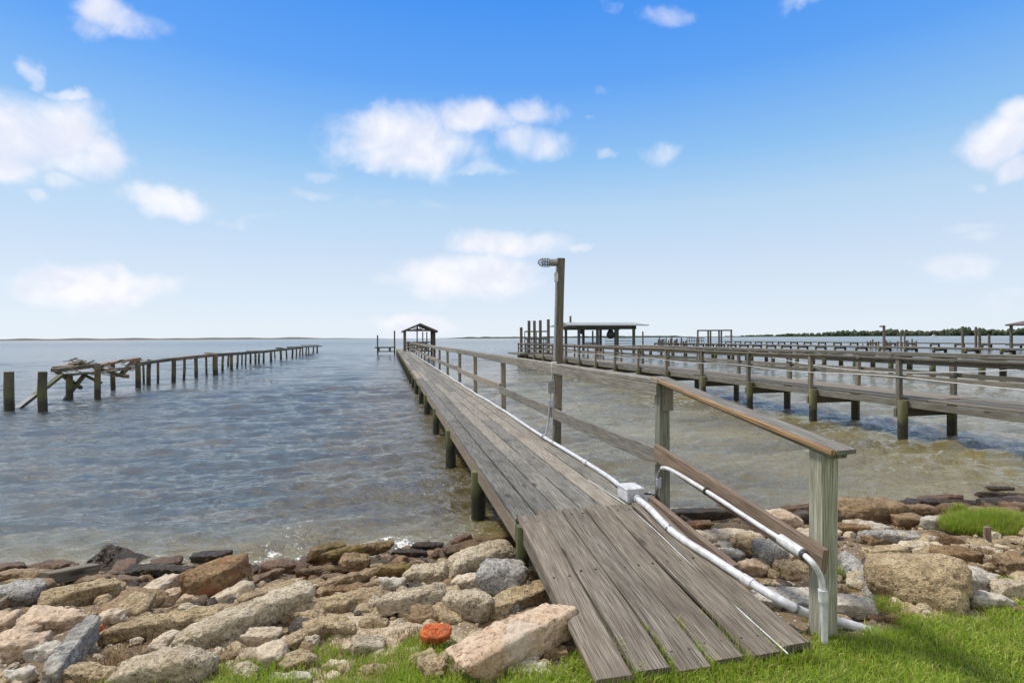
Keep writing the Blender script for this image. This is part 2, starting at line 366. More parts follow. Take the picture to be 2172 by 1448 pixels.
m, t = mat('sandy_ground')
pos = t.new('ShaderNodeNewGeometry').outputs['Position']
a = t.noise(pos, 3.0, 6, .6); b = t.noise(pos, 26, 6, .7); v = t.voro(pos, 45); vc = t.new('ShaderNodeSeparateColor', {0: t.voro(pos, 45, out=1)}).outputs[0]
c = t.mix(t.map(a, .35, .65), (.13, .09, .052), (.24, .175, .105)); c = t.mix(t.map(b, .5, .68, 0, .7), c, (.09, .062, .038))
sand = t.new('ShaderNodeAttribute', attribute_name='sand').outputs['Fac']
c = t.mix(sand, c, t.mix(t.map(b, .35, .65), (.24, .18, .11), (.50, .41, .28)))
c = t.mix(t.math('MULTIPLY', t.map(vc, .6, .65), t.map(v, .4, .25, 0, .8)), c, (.55, .48, .36))
g = t.new('ShaderNodeAttribute', attribute_name='lawn').outputs['Fac']
c = t.mix(g, c, t.mix(b, (.07, .13, .015), (.15, .19, .04)))
z = t.new('ShaderNodeSeparateXYZ', {0: pos}).outputs[2]
c = t.mix(t.map(z, .14, .02, 0, .9), c, (.045, .033, .018))
finish(t, c, .92, t.math('ADD', b, t.math('MULTIPLY', v, .6)), .8, .015); M['ground'] = m

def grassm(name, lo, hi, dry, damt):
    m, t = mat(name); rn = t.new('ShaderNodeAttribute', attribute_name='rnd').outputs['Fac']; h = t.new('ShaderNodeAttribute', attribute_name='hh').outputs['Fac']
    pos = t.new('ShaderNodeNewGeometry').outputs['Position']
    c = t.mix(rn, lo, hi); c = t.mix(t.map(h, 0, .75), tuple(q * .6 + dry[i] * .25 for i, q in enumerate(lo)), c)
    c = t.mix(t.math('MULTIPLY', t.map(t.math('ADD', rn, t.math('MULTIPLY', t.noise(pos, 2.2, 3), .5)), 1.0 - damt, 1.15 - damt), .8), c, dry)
    b = t.new('ShaderNodeBsdfPrincipled', {'Base Color': c, 'Roughness': .5})
    tr = t.new('ShaderNodeBsdfTranslucent', {'Color': c})
    t.new('ShaderNodeOutputMaterial', {0: t.new('ShaderNodeMixShader', {0: .45, 1: b.outputs[0], 2: tr.outputs[0]}).outputs[0]}); return m
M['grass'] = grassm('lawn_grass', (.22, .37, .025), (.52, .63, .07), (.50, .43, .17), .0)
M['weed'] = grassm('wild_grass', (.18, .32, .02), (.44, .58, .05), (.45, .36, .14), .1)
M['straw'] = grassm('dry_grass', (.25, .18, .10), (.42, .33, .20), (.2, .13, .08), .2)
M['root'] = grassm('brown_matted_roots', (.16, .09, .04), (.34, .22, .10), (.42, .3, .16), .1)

# water
m, t = mat('bay_water')
pos = t.new('ShaderNodeNewGeometry').outputs['Position']
sx = t.new('ShaderNodeSeparateXYZ', {0: pos})
sh = t.new('ShaderNodeAttribute', attribute_name='shore').outputs['Fac']     # metres to the waterline
foam = t.new('ShaderNodeAttribute', attribute_name='foam').outputs['Fac']
p_s = t.vmath('MULTIPLY', pos, (1.0, 1.6, 1))
big = t.noise(t.vmath('MULTIPLY', pos, (.25, .5, 1)), 1.0, 4, .6)
c = t.mix(t.map(big, .35, .65), (.130, .105, .034), (.225, .190, .080))
c = t.mix(t.map(sh, 14, 60, 0, .8), c, (.050, .063, .050))
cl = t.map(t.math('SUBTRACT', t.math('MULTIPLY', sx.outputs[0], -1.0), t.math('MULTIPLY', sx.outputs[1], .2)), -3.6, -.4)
c = t.mix(t.math('MULTIPLY', cl, t.map(sh, -.2, 1.2, 0, .92)), c, t.mix(t.map(t.math('ADD', t.noise(t.vmath('MULTIPLY', pos, (.5, 1.6, 1)), 1.0, 5, .6), t.map(t.math('ADD', sx.outputs[0], t.math('MULTIPLY', sx.outputs[1], .227)), -2.2, .9, 0, .3)), .45, .7), (.030, .045, .040), (.085, .070, .028)))  # browner beside the pier: its shadow and reflection painted into the water colour
fo = t.noise(p_s, 9.0, 7, .72, 1.2); fo2 = t.noise(pos, 1.1, 3)
fm = t.math('MULTIPLY', t.map(t.math('ADD', fo, t.math('MULTIPLY', foam, .30)), .72, .80), t.map(foam, .05, .5))
c = t.mix(fm, c, (.72, .74, .75))
r1 = t.noise(t.vmath('MULTIPLY', pos, (1.0, 2.4, 1)), 3.4, 5, .62, .4); r2 = t.noise(t.vmath('MULTIPLY', pos, (1.0, 2.2, 1)), 13, 2, .5, .3)
hh = t.math('ADD', r1, t.math('MULTIPLY', r2, .22))
rg = t.math('ADD', t.math('MULTIPLY', fm, .5), t.map(sx.outputs[1], 10, 200, .04, .2, False))
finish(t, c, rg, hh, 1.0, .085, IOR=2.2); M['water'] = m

# ------------------------------------------------------------------ terrain
xs = np.concatenate([np.linspace(-60, -7, 40, endpoint=False), np.linspace(-7, 9.5, 480, endpoint=False), np.linspace(9.5, 70, 40)])
ys = np.concatenate([np.linspace(-40, 1.2, 30, endpoint=False), np.linspace(1.2, 8, 210, endpoint=False), np.linspace(8, 40, 20)])
X, Y = np.meshgrid(xs, ys); Z = hgt(X, Y)
nz = np.array([noise.fractal((x * 4, y * 4, 0), 0.8, 2.1, 4) for x, y in zip(X.ravel(), Y.ravel())]).reshape(X.shape)
ge = np.interp(X, *GE); lawn = np.clip((ge + .02 + .10 * nz - Y) / .12, 0, 1)
Z = Z + nz * .035 * (1 - lawn)
sandv = np.zeros_like(X)
for (a_, b_, c_) in ((760, 1350, .42), (690, 1400, .35), (840, 1400, .3), (1960, 1290, .3), (640, 1330, .2)):
    p = P(a_, b_, .32); sandv += np.exp(-((X - p.x) ** 2 + (Y - p.y) ** 2) / c_ ** 2)
sandv = np.clip(sandv * 1.3 + nz * .3 * (sandv > .05), 0, 1)
idx = np.arange(X.size).reshape(X.shape)
Q = np.stack([idx[:-1, :-1], idx[:-1, 1:], idx[1:, 1:], idx[1:, :-1]], -1).reshape(-1, 4)
me = mesh_np('ground', np.stack([X, Y, Z], -1).reshape(-1, 3), Q, M['ground'], True, {'lawn': lawn.ravel(), 'sand': sandv.ravel()}, quads=True)
o = obj_np('ground', me, origin=(0, 0, 0)); tag(o, kind='structure')

# ------------------------------------------------------------------ water sheet with real waves
NA = 1350; azs = np.linspace(R(-66), R(66), NA)
r = [3.6]
while r[-1] < 9000: r.append(r[-1] * (1.0052 if r[-1] < 24 else 1.011))
r = np.array(r); RR, AA = np.meshgrid(r, azs, indexing='ij')
X = RR * np.sin(AA); Y = RR * np.cos(AA)
sp = np.gradient(r)[:, None] * np.ones((1, NA))
Z = np.zeros_like(X); DX = np.zeros_like(X); DY = np.zeros_like(X)
shore = Y - np.interp(X, *WE)
calm = np.clip(.70 + shore / 6.0, .6, 1.0)
wr = np.random.default_rng(3)
for i in range(150):
    lam = 0.10 * (34 ** (i / 149.0))
    th = R(-90 + 10) + wr.normal(0, .34 if lam < .5 else .24)      # travelling towards the shore
    kx, ky = math.cos(th), math.sin(th); k = 2 * math.pi / lam
    slope = .095 if lam < .34 else (.066 if lam < 1.0 else .022)
    amp = slope / k
    ph = wr.random() * 6.28
    w_ = np.clip((lam / sp - 2.2) / 2.0, 0, 1)
    if w_.max() <= 0: continue
    nr = int((w_[:, 0] > 0).sum()); Xs, Ys = X[:nr], Y[:nr]
    arg = k * (kx * Xs + ky * Ys) + ph + .7 * np.sin(.35 * Xs + .27 * Ys + i) + .5 * np.sin(1.7 * Xs - .9 * Ys + 2 * i)
    mod = 0.55 + .45 * np.sin(.9 * Xs + .6 * Ys + i * 1.7) * np.sin(.5 * Ys - .4 * Xs + i * 2.3)
    s_, c_ = np.sin(arg), np.cos(arg)
    Z[:nr] += amp * w_[:nr] * mod * s_; DX[:nr] -= amp * w_[:nr] * mod * kx * c_ * .4; DY[:nr] -= amp * w_[:nr] * mod * ky * c_ * .4
patch = 1.0 + .34 * np.sin(.31 * X + 1.1 * np.sin(.13 * Y)) * np.sin(.22 * Y + .9 * np.sin(.17 * X) + 1.0)
Z *= calm * 1.15 * patch; X2 = X + DX; Y2 = Y + DY
def fo(px, py, rad):
    p = P(px, py, 0); return np.exp(-((X - p.x) ** 2 + (Y - p.y) ** 2) / rad ** 2)
foamv = np.clip(1 - np.abs(shore - .12) / .34, 0, 1) * .40
for (a_, b_, c_) in ((2140, 1030, .5), (1960, 1045, .45), (640, 1130, .6), (590, 1160, .5), (860, 1150, .45), (1060, 1095, .4), (330, 1175, .5), (800, 1150, .4), (1880, 1045, .3)):
    foamv += fo(a_, b_, c_ * .7) * .27
foamv = np.clip(foamv, 0, 1)
idx = np.arange(X.size).reshape(X.shape)
Q = np.stack([idx[:-1, :-1], idx[1:, :-1], idx[1:, 1:], idx[:-1, 1:]], -1).reshape(-1, 4)
me = mesh_np('water', np.stack([X2, Y2, Z], -1).reshape(-1, 3), Q[:, ::-1], M['water'], True, {'shore': shore.ravel(), 'foam': foamv.ravel()}, quads=True)
o = obj_np('water', me, origin=(0, 0, 0)); tag(o, kind='structure')

# ------------------------------------------------------------------ grass
def blades(name, pts, hts, m_, lean=.5, wid=.0035, parent=None, kind='stuff', origin=None, dirs=None):
    N = len(pts); pts = np.asarray(pts); hts = np.asarray(hts)
    a = rng.random(N) * 6.283; la = rng.random(N) * 6.283 if dirs is None else dirs; ln = (rng.random(N) ** 1.3) * lean + .1
    w_ = wid * (.6 + .8 * rng.random(N)); ca, sa = np.cos(a) * w_, np.sin(a) * w_
    lx, ly = np.cos(la) * ln * hts, np.sin(la) * ln * hts
    V = np.zeros((N, 5, 3))
    V[:, 0] = pts + np.stack([-ca, -sa, 0 * ca - .004], -1); V[:, 1] = pts + np.stack([ca, sa, 0 * ca - .004], -1)
    mid = pts + np.stack([lx * .35, ly * .35, hts * .55], -1)
    V[:, 2] = mid + np.stack([-ca * .8, -sa * .8, 0 * ca], -1); V[:, 3] = mid + np.stack([ca * .8, sa * .8, 0 * ca], -1)
    V[:, 4] = pts + np.stack([lx * 1.1, ly * 1.1, hts * (1 - .35 * ln)], -1)
    b = (np.arange(N) * 5)[:, None, None]
    T = (np.array([[0, 1, 3], [0, 3, 2], [2, 3, 4]])[None] + b).reshape(-1, 3)
    rn = np.repeat(rng.random(N), 5); hh = np.tile([0, 0, .55, .55, 1.0], N)
    me = mesh_np(name, V.reshape(-1, 3), T, m_, True, {'rnd': rn, 'hh': hh})
    o = obj_np(name, me, parent, origin)
    if kind: o['kind'] = kind
    return o
N = 620000
gx = rng.random(N) * 11.5 - 3.8; gy = .9 + rng.random(N) * 3.4
edge = np.interp(gx, *GE) + .05 * np.sin(gx * 9) + .04 * np.sin(gx * 23 + 1) + rng.normal(0, .035, N)
keep = (gy < edge) & (np.abs(gx) < gy * 1.05 + 1.5)
# keep the lawn off the foot of the ramp, apart from the gaps
ex = Vector((-.2216, .9751)); JL = Vector((.014, 4.07))
sW = (gx - JL.x) * .9751 + (gy - JL.y) * .2216; sS = (gx - JL.x) * -.2216 + (gy - JL.y) * .9751
onr = (sW > .0) & (sW < 1.13) & (sS > -1.66)
keep &= ~(onr)
gx, gy = gx[keep], gy[keep]
gz = hgt(gx, gy); clump = np.array([noise.noise((x * 3, y * 3, 1)) for x, y in zip(gx, gy)])
ht = (.034 + .03 * rng.random(len(gx))) * (1 + .5 * clump)
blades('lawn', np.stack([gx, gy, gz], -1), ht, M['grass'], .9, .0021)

def tuft(name, cx, cy, rad, nb, h, m_, label, cat='grass', z=None, lean=.8, wid=.002, flat=1.0):
    p = P(cx, cy, .25)
    for _ in range(3): p = P(cx, cy, H1(p.x, p.y) if z is None else z)
    r_ = rad * np.sqrt(rng.random(nb)); a_ = rng.random(nb) * 6.283
    x = p.x + r_ * np.cos(a_); y = p.y + r_ * np.sin(a_) * flat
    zz = hgt(x, y) if z is None else np.full(nb, z) + .05 * (1 - (r_ / rad) ** 2)
    o = blades(name, np.stack([x, y, zz], -1), h * (.4 + .6 * rng.random(nb)) * (1 - .4 * r_ / rad), m_, lean, wid, kind=None)
    return tag(o, label, cat)

# ------------------------------------------------------------------ main pier frame
D2 = Vector((-.2216, .9751, 0)); N2 = Vector((.9751, .2216, 0)); J0 = Vector((.014, 4.07, 0))
def Q3(s, w, z): return J0 + D2 * s + N2 * w + Vector((0, 0, z))
DZ = .64; RL = 1.69; WD = 1.13; SEND = 66.0
def deckz(s): return DZ if s >= 0 else DZ + .02 + (.46 - DZ - .02) * min(1, -s / RL)
def on_deck(px, py, off=0.0):
    z = DZ
    for _ in range(8):
        p = P(px, py, z + off); s = (p - J0).dot(D2); z = deckz(s) if s < 0 else DZ
    return P(px, py, z + off)
pier = thing('wooden_pier', Q3(0, .5, 0), 'long narrow grey plank pier with a sloping ramp foot and handrail on its right side', 'pier')
NB = 6; BW = WD / NB
def nails(mb, s0, s1, w, zf):
    s = math.ceil(s0 / .61) * .61
    while s < s1:
        if s < 30:
            for dw in (-.05, .045):
                c = Q3(s + random.uniform(-.012, .012), w + dw, zf(s)); mb.tube([c - Vector((0, 0, .004)), c + Vector((0, 0, .0018))], .0062, 7, mi=1, smooth=False)
        s += .61
BL = 4.88
for b in range(NB):
    s0 = 0.0; w = (b + .5) * BW; first = True
    while s0 < SEND:
        L = BL if not first else BL - (b % 3) * 1.22
        s1 = min(SEND, s0 + L); first = False
        mb = MB(); zz = DZ - .019 + random.uniform(-.004, .004)
        mb.beam(Q3(s0 + .004, w + random.uniform(-.003, .003), zz), Q3(s1 - .004, w + random.uniform(-.004, .004), zz + random.uniform(-.003, .003)), BW - random.uniform(.012, .022), .038, segs=6, wob=.004)
        nails(mb, s0 + .05, s1, w, lambda s: zz + .019)
        mb.build('plank', [M['deck'], M['nail']], pier); s0 = s1
for b in range(NB):
    w = (b + .5) * BW; mb = MB(); st = [.05, -.0, .06, .03, -.02, .05][b]
    e = -RL + [0, .02, 0, .03, .01, .04][b]
    a_, b_ = Q3(.03 - .10 * (b == 0), w, DZ + .019), Q3(e, w + [-.02, -.012, -.004, .004, .012, .02][b], .46 - .019 + random.uniform(-.010, .008))
    mb.beam(a_, b_, BW - random.uniform(.008, .026), .038, segs=8, wob=.008, ch=.008)
    for fr in (.06, .5, .93):
        for dw in (-.05, .045):
            c = a_.lerp(b_, fr) + N2 * dw + Vector((0, 0, .019)); mb.tube([c - Vector((0, 0, .004)), c + Vector((0, 0, .003))], .0065, 7, mi=1, smooth=False)
    mb.build('ramp_plank', [M['ramp'], M['nail']], pier)
for w in [.05] + [q * BW for q in range(1, NB)] + [WD - .02]:  # inner stringers added under the ramp plank gaps to keep them dark
    MB().beam(Q3(0, w, DZ - .085), Q3(-RL + .2, w, .385), .038, .11).build('ramp_stringer', M['ramp'], pier)
MB().beam(Q3(.1, WD + .035, DZ + .01), Q3(-1.0, WD + .045, .535), .045, .10).build('ramp_edge_board', M['tanw'], pier)
for w in [.03] + [q * BW for q in range(1, NB)] + [WD - .02]:  # inner ones added beneath each gap to darken the slots between planks
    MB().beam(Q3(0, w, DZ - .038 - .075), Q3(SEND, w, DZ - .038 - .075), .045, .14, segs=30, wob=.004).build('stringer', M['dpost'], pier)
s = 1.85; k = 0
while s < SEND:
    for w in (.02, WD - .1):
        pr = .068 + random.uniform(-.006, .012); ln = random.uniform(-.015, .015)
        MB().tube([Q3(s + ln, w + ln, -1.4), Q3(s, w, 0), Q3(s, w, DZ - .085)], pr, 12, rads=[pr * 1.1, pr * 1.03, pr]).build('pile', M['pile'], pier)
    MB().beam(Q3(s + .09, -.02, DZ - .27), Q3(s + .09, WD + .12, DZ - .27), .045, .14).build('cross_beam', M['dpost'], pier)
    if k in (1, 2, 3, 4, 5, 7, 9):
        MB().tube([Q3(s + .9, .09, -1.4), Q3(s + .9, .08, DZ - .12)], .06, 12).build('pile', M['pile'], pier)
    s += 2.68; k += 1
MB().tube([Q3(-.08, .03, 0.0), Q3(-.08, .04, DZ - .03)], .05, 10).build('pile', M['pile'], pier)
# rail posts, cap rail, middle rail
PW = 1.275
ps = [.11, 3.02, 6.46, 9.99, 13.2, 16.8]
while ps[-1] < SEND - 4: ps.append(ps[-1] + 3.4)
for i, s in enumerate(ps):
    if i == 1: continue                       # the light pole stands here
    ln = random.uniform(-.02, .02)
    MB().beam(Q3(s, PW, DZ - .22 if i == 0 else DZ - .16), Q3(s + ln, PW + ln * .5, 1.61), .09, .09, up=D2).build('rail_post', M['post' if i == 0 else 'rail'], pier)
    if i == 0:
        MB().beam(Q3(s - .055, PW + .02, 1.40), Q3(s - .055, PW + .02, 1.62), .09, .035, up=D2).build('splice_block', M['rail'], pier)
EP = Q3(-1.506, 1.345, 0)
MB().beam(EP + Vector((0, 0, .30)), EP + Vector((.006, 0, 1.395)), .098, .098, up=D2).build('end_post', M['post'], pier)
MB().beam(Q3(.16, PW + .012, 1.655), EP + Vector((.047, -.13, 1.405)), .125, .024, segs=6, wob=.003).build('end_cap_rail', M['rail'], pier)
MB().beam(Q3(.165, PW - .064, 1.654), EP + Vector((-.028, -.145, 1.404)), .026, .027, segs=6, wob=.003).build('cap_edge_strip', M['orange'], pier)
MB().beam(Q3(.16, PW + .02, 1.632), EP + Vector((.03, -.10, 1.380)), .10, .028).build('end_under_rail', M['rail'], pier)
cw = [(0.05, 1.64)] + [(s, 1.62 + random.uniform(-.02, .02)) for s in ps[2::2]] + [(SEND - 8, 1.62)]
for (a_, za), (b_, zb) in zip(cw, cw[1:]):
    MB().beam(Q3(a_, PW, za), Q3(b_, PW, zb), .14, .036, segs=8, wob=.006, sag=.01).build('cap_rail', M['rail'], pier)
    MB().beam(Q3(a_, PW - .065, za - .07), Q3(b_, PW - .065, zb - .07), .036, .09, segs=8, wob=.004).build('top_side_rail', M['rail'], pier)
    MB().beam(Q3(a_, PW - .066, 1.03), Q3(b_, PW - .066, .98 + random.uniform(-.02, .02)), .036, .135, segs=8, wob=.006, sag=.01).build('middle_rail', M['rail'], pier)
MB().beam(Q3(.09, PW - .066, 1.06), EP + N2 * -.067 + D2 * -.09 + Vector((0, 0, .83)), .036, .135, segs=4, wob=.002).build('end_middle_rail', M['tanw'], pier)

# light pole with caged lamp
s = 3.02
pl = thing('light_pole', Q3(s, PW, DZ - .2), 'tall square timber light pole rising from the pier handrail', 'light pole')
topp = Q3(s, PW, 0) + Vector((.075, 0, 3.06))
MB().beam(Q3(s, PW + .0, DZ - .16), topp, .095, .09, up=D2, segs=6, wob=.004).build('post', M['dpost'], pl)
MB().beam(Q3(s - .068, PW + .01, 1.05), Q3(s - .068, PW + .012, 1.58), .09, .028, up=D2).build('cleat', M['rail'], pl)
lm = thing('bulkhead_lamp', topp + Vector((-.12, -.02, -.07)), 'wire caged weatherproof lamp pointing left at the top of the timber pole', 'lamp')
lc = topp + Vector((-.10, -.03, -.06)); L_ = Vector((-1, 0, .02)).normalized(); U_ = Vector((0, 0, 1))
MB().tube([lc + Vector((.05, 0, 0)), lc + L_ * .06], .048, 16).build('lamp_base', M['metal'], lm)
gp = [lc + L_ * (.055 + .12 * q) for q in (0, .3, .6, .8, .93, 1)]
MB().tube(gp, .03, 14, rads=[.034, .034, .033, .028, .018, .004]).build('lamp_glass', M['glass'], lm)
cg = MB()
for k in range(8):
    a_ = k * math.pi / 4; e_ = U_ * math.cos(a_) + Vector((0, 1, 0)) * math.sin(a_)
    cg.tube([lc + L_ * .05 + e_ * .056, lc + L_ * .14 + e_ * .056, lc + L_ * .18 + e_ * .044, lc + L_ * .205 + e_ * .018, lc + L_ * .21], .0032, 5)
for q in (.08, .115, .15):
    cg.tube([lc + L_ * q + (U_ * math.cos(a_) + Vector((0, 1, 0)) * math.sin(a_)) * .056 for a_ in np.linspace(0, 2 * math.pi, 21)], .0032, 5, cap=False)
cg.build('wire_cage', M['black'], lm)
cb = thing('pole_conduit', Q3(s - .07, PW - .05, 1.2), 'thin grey conduit run with white outlet boxes climbing the timber light pole', 'conduit')
pole = lambda z, dw=-.075, ds=-.045: Q3(s + ds, PW + dw, z) + Vector((.075 * max(0, (z - .5)) / 2.5, 0, 0))
MB().tube([pole(z) for z in (1.7, 2.2, 2.6, 2.93)], .011, 8).build('pipe', M['pvcd'], cb)
MB().box(pole(2.8), .05, .035, .12).build('fitting', M['pvc'], cb)
MB().box(pole(1.60), .075, .05, .15).build('outlet_box', M['white'], cb)
MB().box(pole(1.34, -.1), .09, .06, .16).build('outlet_box', M['metal'], cb)
MB().box(pole(1.12, -.11), .06, .04, .09).build('outlet_box', M['pvcd'], cb)
MB().tube([pole(1.55, -.08), pole(1.4, -.11), pole(1.1, -.12), pole(.9, -.13), pole(.72, -.16), pole(.68, -.24)], .012, 8).build('cable', M['pvcd'], cb)

# conduits and the junction box
bx = on_deck(1338, 1060, 0); sb = (bx - J0).dot(D2); wb = (bx - J0).dot(N2)
jb = thing('junction_box', bx, 'pale plastic junction box lying on the deck where the ramp begins', 'junction box')
rot = math.atan2(D2.y, D2.x)
bb_ = MB().box(bx + Vector((0, 0, .055)), .19, .15, .10, rot, .008).build('box_body', M['pvc'], jb)
MB().box(bx + Vector((0, 0, .112)), .20, .16, .014, rot, .005).build('box_lid', M['pvc'], bb_)
for q1_ in (-1, 1):
    for q2_ in (-1, 1):
        c_ = bx + D2 * (.08 * q1_) + N2 * (.06 * q2_) + Vector((0, 0, .118)); MB().tube([c_, c_ + Vector((0, 0, .004))], .006, 8).build('screw', M['metal'], bb_)
MB().tube([bx + Vector((0, 0, .05)) + D2 * .09, bx + Vector((0, 0, .05)) + D2 * .16], .033, 14).build('hub', M['pvcd'], jb)
MB().tube([bx + Vector((0, 0, .045)) - D2 * .09, bx + Vector((0, 0, .045)) - D2 * .15], .034, 14).build('hub', M['pvcd'], jb)
def smooth_path(pts, m=6):
    pts = [Vector(p) for p in pts]; out = []
    for i in range(len(pts) - 1):
        p0 = pts[max(i - 1, 0)]; p1 = pts[i]; p2 = pts[i + 1]; p3 = pts[min(i + 2, len(pts) - 1)]
        for k in range(m):
            q = k / m; out.append(.5 * ((2 * p1) + (p2 - p0) * q + (2 * p0 - 5 * p1 + 4 * p2 - p3) * q * q + (3 * p1 - p0 - 3 * p2 + p3) * q ** 3))
    out.append(pts[-1]); return out
pts = [bx + Vector((0, 0, .05)) + D2 * .13]
s = sb + .7
while s < SEND - 6:
    pts.append(Q3(s, (wb + .06 if s < 1.5 else WD - .02) + random.uniform(-.025, .02), DZ + .024 + random.uniform(0, .012))); s += 1.1
dcp = pts[:]
dc = tag(MB().tube(smooth_path(pts, 4), .021, 10).build('deck_conduit', M['pvc']), 'long pale conduit running along the right edge of the pier deck', 'conduit')
for k in range(1, 16):
    a_, b_ = dcp[k], dcp[k + 1]; c_ = a_.lerp(b_, .5); ax_ = (b_ - a_).normalized()
    if k % 3 == 1: MB().tube([c_ - ax_ * .04, c_ + ax_ * .04], .0255, 12).build('coupling', M['pvc'], dc)
    else: MB().tube([c_ - ax_ * .008, c_ + ax_ * .008], .0245, 12).beam(c_ + N2 * -.045 - Vector((0, 0, .018)), c_ + N2 * .045 - Vector((0, 0, .018)), .018, .004).build('strap', M['metal'], dc)
pts = [bx + Vector((0, 0, .045)) - D2 * .12]
for (x, y, o_) in ((1378, 1078, .05), (1430, 1130, .03), (1510, 1182, .03), (1600, 1240, .03), (1660, 1275, .03)): pts.append(on_deck(x, y, o_))
for (x, y, z) in ((1715, 1302, .47), (1780, 1318, .43), (1860, 1342, .385), (1890, 1352, .34)): pts.append(P(x, y, z))
mp = smooth_path(pts, 6)
rcn = tag(MB().tube(mp, .0255, 14).build('ramp_conduit', M['pvc']), 'thick pale conduit snaking down the ramp from the junction box to the grass', 'conduit')
for k in (11, 23, 33):
    c_ = mp[k]; ax_ = (mp[k + 1] - mp[k]).normalized()
    if k == 23: MB().tube([c_ - ax_ * .035, c_ + ax_ * .035], .030, 14).build('coupling', M['pvc'], rcn)
    else: MB().tube([c_ - ax_ * .008, c_ + ax_ * .008], .028, 12).build('strap', M['metal'], rcn)
rc = thing('rail_conduit', EP + Vector((0, 0, .4)), 'pale conduit strapped under the sloping middle rail and bending down the end post', 'conduit')
p2 = Q3(.11, PW, 0)
a0 = bx + N2 * .08 + Vector((0, 0, .05))
flex = smooth_path([a0, a0 + N2 * .1 + Vector((0, 0, -.005)), P(1396, 1050, 0) * 0 + Pd(1393, 1046, 4.40), Pd(1396, 1010, 4.36), Pd(1404, 992, 4.30)], 6)
MB().tube(flex, .013, 10).build('flexible_pipe', M['metal'], rc)
MB().tube([Pd(1397, 1032, 4.38), Pd(1397, 1014, 4.36)], .022, 12).build('coupling', M['pvcd'], rc)
pA = Q3(.09, PW - .112, 1.0); pB = EP + N2 * -.113 + D2 * -.09; pn = (pB - pA).cross(Vector((0, 0, 1))); pn.z = 0
def onp(px, py, off=0.0):
    d = ray(px, py); n_ = pn.normalized(); return C0 + d * ((pA - n_ * 0 - C0).dot(n_) / d.dot(n_))
rp = [Pd(1404, 992, 4.24), onp(1425, 997), onp(1500, 1042), onp(1600, 1107), onp(1690, 1165)]
rp = smooth_path(rp, 5); rp_pipe = MB().tube(rp, .0145, 12).build('pipe', M['pvc'], rc)
MB().tube([onp(1655, 1142), onp(1702, 1173)], .029, 14).build('expansion_joint', M['pvc'], rp_pipe)
e1 = onp(1703, 1174)
dn = smooth_path([e1, Pd(1724, 1194, 2.80), Pd(1740, 1222, 2.80), Pd(1746, 1262, 2.79), Pd(1748, 1310, 2.79), Pd(1749, 1362, 2.79)], 5)
dn_pipe = MB().tube(dn, .016, 12).build('pipe', M['pvc'], rc)
MB().tube([Pd(1745, 1250, 2.79), Pd(1746.5, 1275, 2.79)], .023, 12).build('coupling', M['pvc'], dn_pipe)
for (x, y) in ((1498, 1041), (1706, 1177)):
    c_ = onp(x, y); ax_ = (onp(x + 10, y + 6.5) - c_).normalized()
    MB().tube([c_ - ax_ * .006, c_ + ax_ * .006], .026, 12).build('strap', M['black'], rp_pipe)
# thin white cord in the ramp gap
tag(MB().tube([Q3(.9, 4.93 * BW, DZ + .004), Q3(.02, 4.99 * BW, DZ + .012), Q3(-.5, 5 * BW, deckz(-.5) + .001), Q3(-1.1, 5.0 * BW, deckz(-1.1) + .001), Q3(-1.72, 5.05 * BW, .47)], .0038, 6).build('cord', M['pvc']), 'thin white cord lying in a gap between the ramp planks', 'cord')

# ------------------------------------------------------------------ gazebo at the end of the pier
GZ0, GZ1, GW0, GW1 = 53.0, 57.5, .75, 3.75
gz = thing('gazebo', Q3(55, 2.2, 0), 'small open gazebo with a shingled gable roof at the far end of the main pier', 'gazebo')
mb = MB()
for k in range(24): mb.beam(Q3(GZ0 - .3 + k * .21, GW0 - .2 if k > 30 else WD + .04, DZ - .02), Q3(GZ0 - .3 + k * .21, GW1 + .2, DZ - .02), .2, .04)
mb.build('platform', M['fard'], gz)
for s in (GZ0, (GZ0 + GZ1) / 2, GZ1):
    for w in (GW0, GW1): MB().beam(Q3(s, w, DZ if w == GW0 else -1), Q3(s, w, 2.72), .17, .17, up=D2).build('post', M['farpost'], gz)
for w in (GW1 - .5, GW1 - .95): MB().beam(Q3(GZ1, w, DZ), Q3(GZ1, w, 2.7), .12, .12, up=D2).build('post', M['farpost'], gz)
MB().beam(Q3(GZ0, (GW0 + GW1) / 2 - .3, DZ), Q3(GZ0, (GW0 + GW1) / 2 - .3, 3.4), .12, .12, up=D2).build('post', M['farpost'], gz)
for w in (GW0, GW1): MB().beam(Q3(GZ0 - .3, w, 2.79), Q3(GZ1 + .3, w, 2.79), .1, .16).build('top_beam', M['farpost'], gz)
mid = (GW0 + GW1) / 2; ap = 3.55; ew0, ew1, ez = GW0 - .3, GW1 + .3, 2.78
for s in (GZ0, GZ1):
    tb = MB().beam(Q3(s, GW0, 2.84), Q3(s, GW1, 2.84), .08, .13)
    for q in (-.5, .5): tb.beam(Q3(s, mid, 2.9), Q3(s, mid + q * 1.4, 3.15), .07, .08)
    tb.beam(Q3(s, mid, 2.9), Q3(s, mid, ap - .1), .08, .08); tb.build('truss', M['farpost'], gz)
for sgn in (-1, 1):
    w_e = ew0 if sgn < 0 else ew1
    MB().poly([Q3(GZ0 - .5, mid, ap), Q3(GZ1 + .5, mid, ap), Q3(GZ1 + .5, w_e, ez), Q3(GZ0 - .5, w_e, ez), Q3(GZ0 - .5, mid, ap - .2), Q3(GZ1 + .5, mid, ap - .2), Q3(GZ1 + .5, w_e, ez - .2), Q3(GZ0 - .5, w_e, ez - .2)],
              [(0, 1, 2, 3), (7, 6, 5, 4), (0, 4, 5, 1), (3, 2, 6, 7), (0, 3, 7, 4), (1, 5, 6, 2)]).build('roof', M['shin'], gz)
rl = MB()
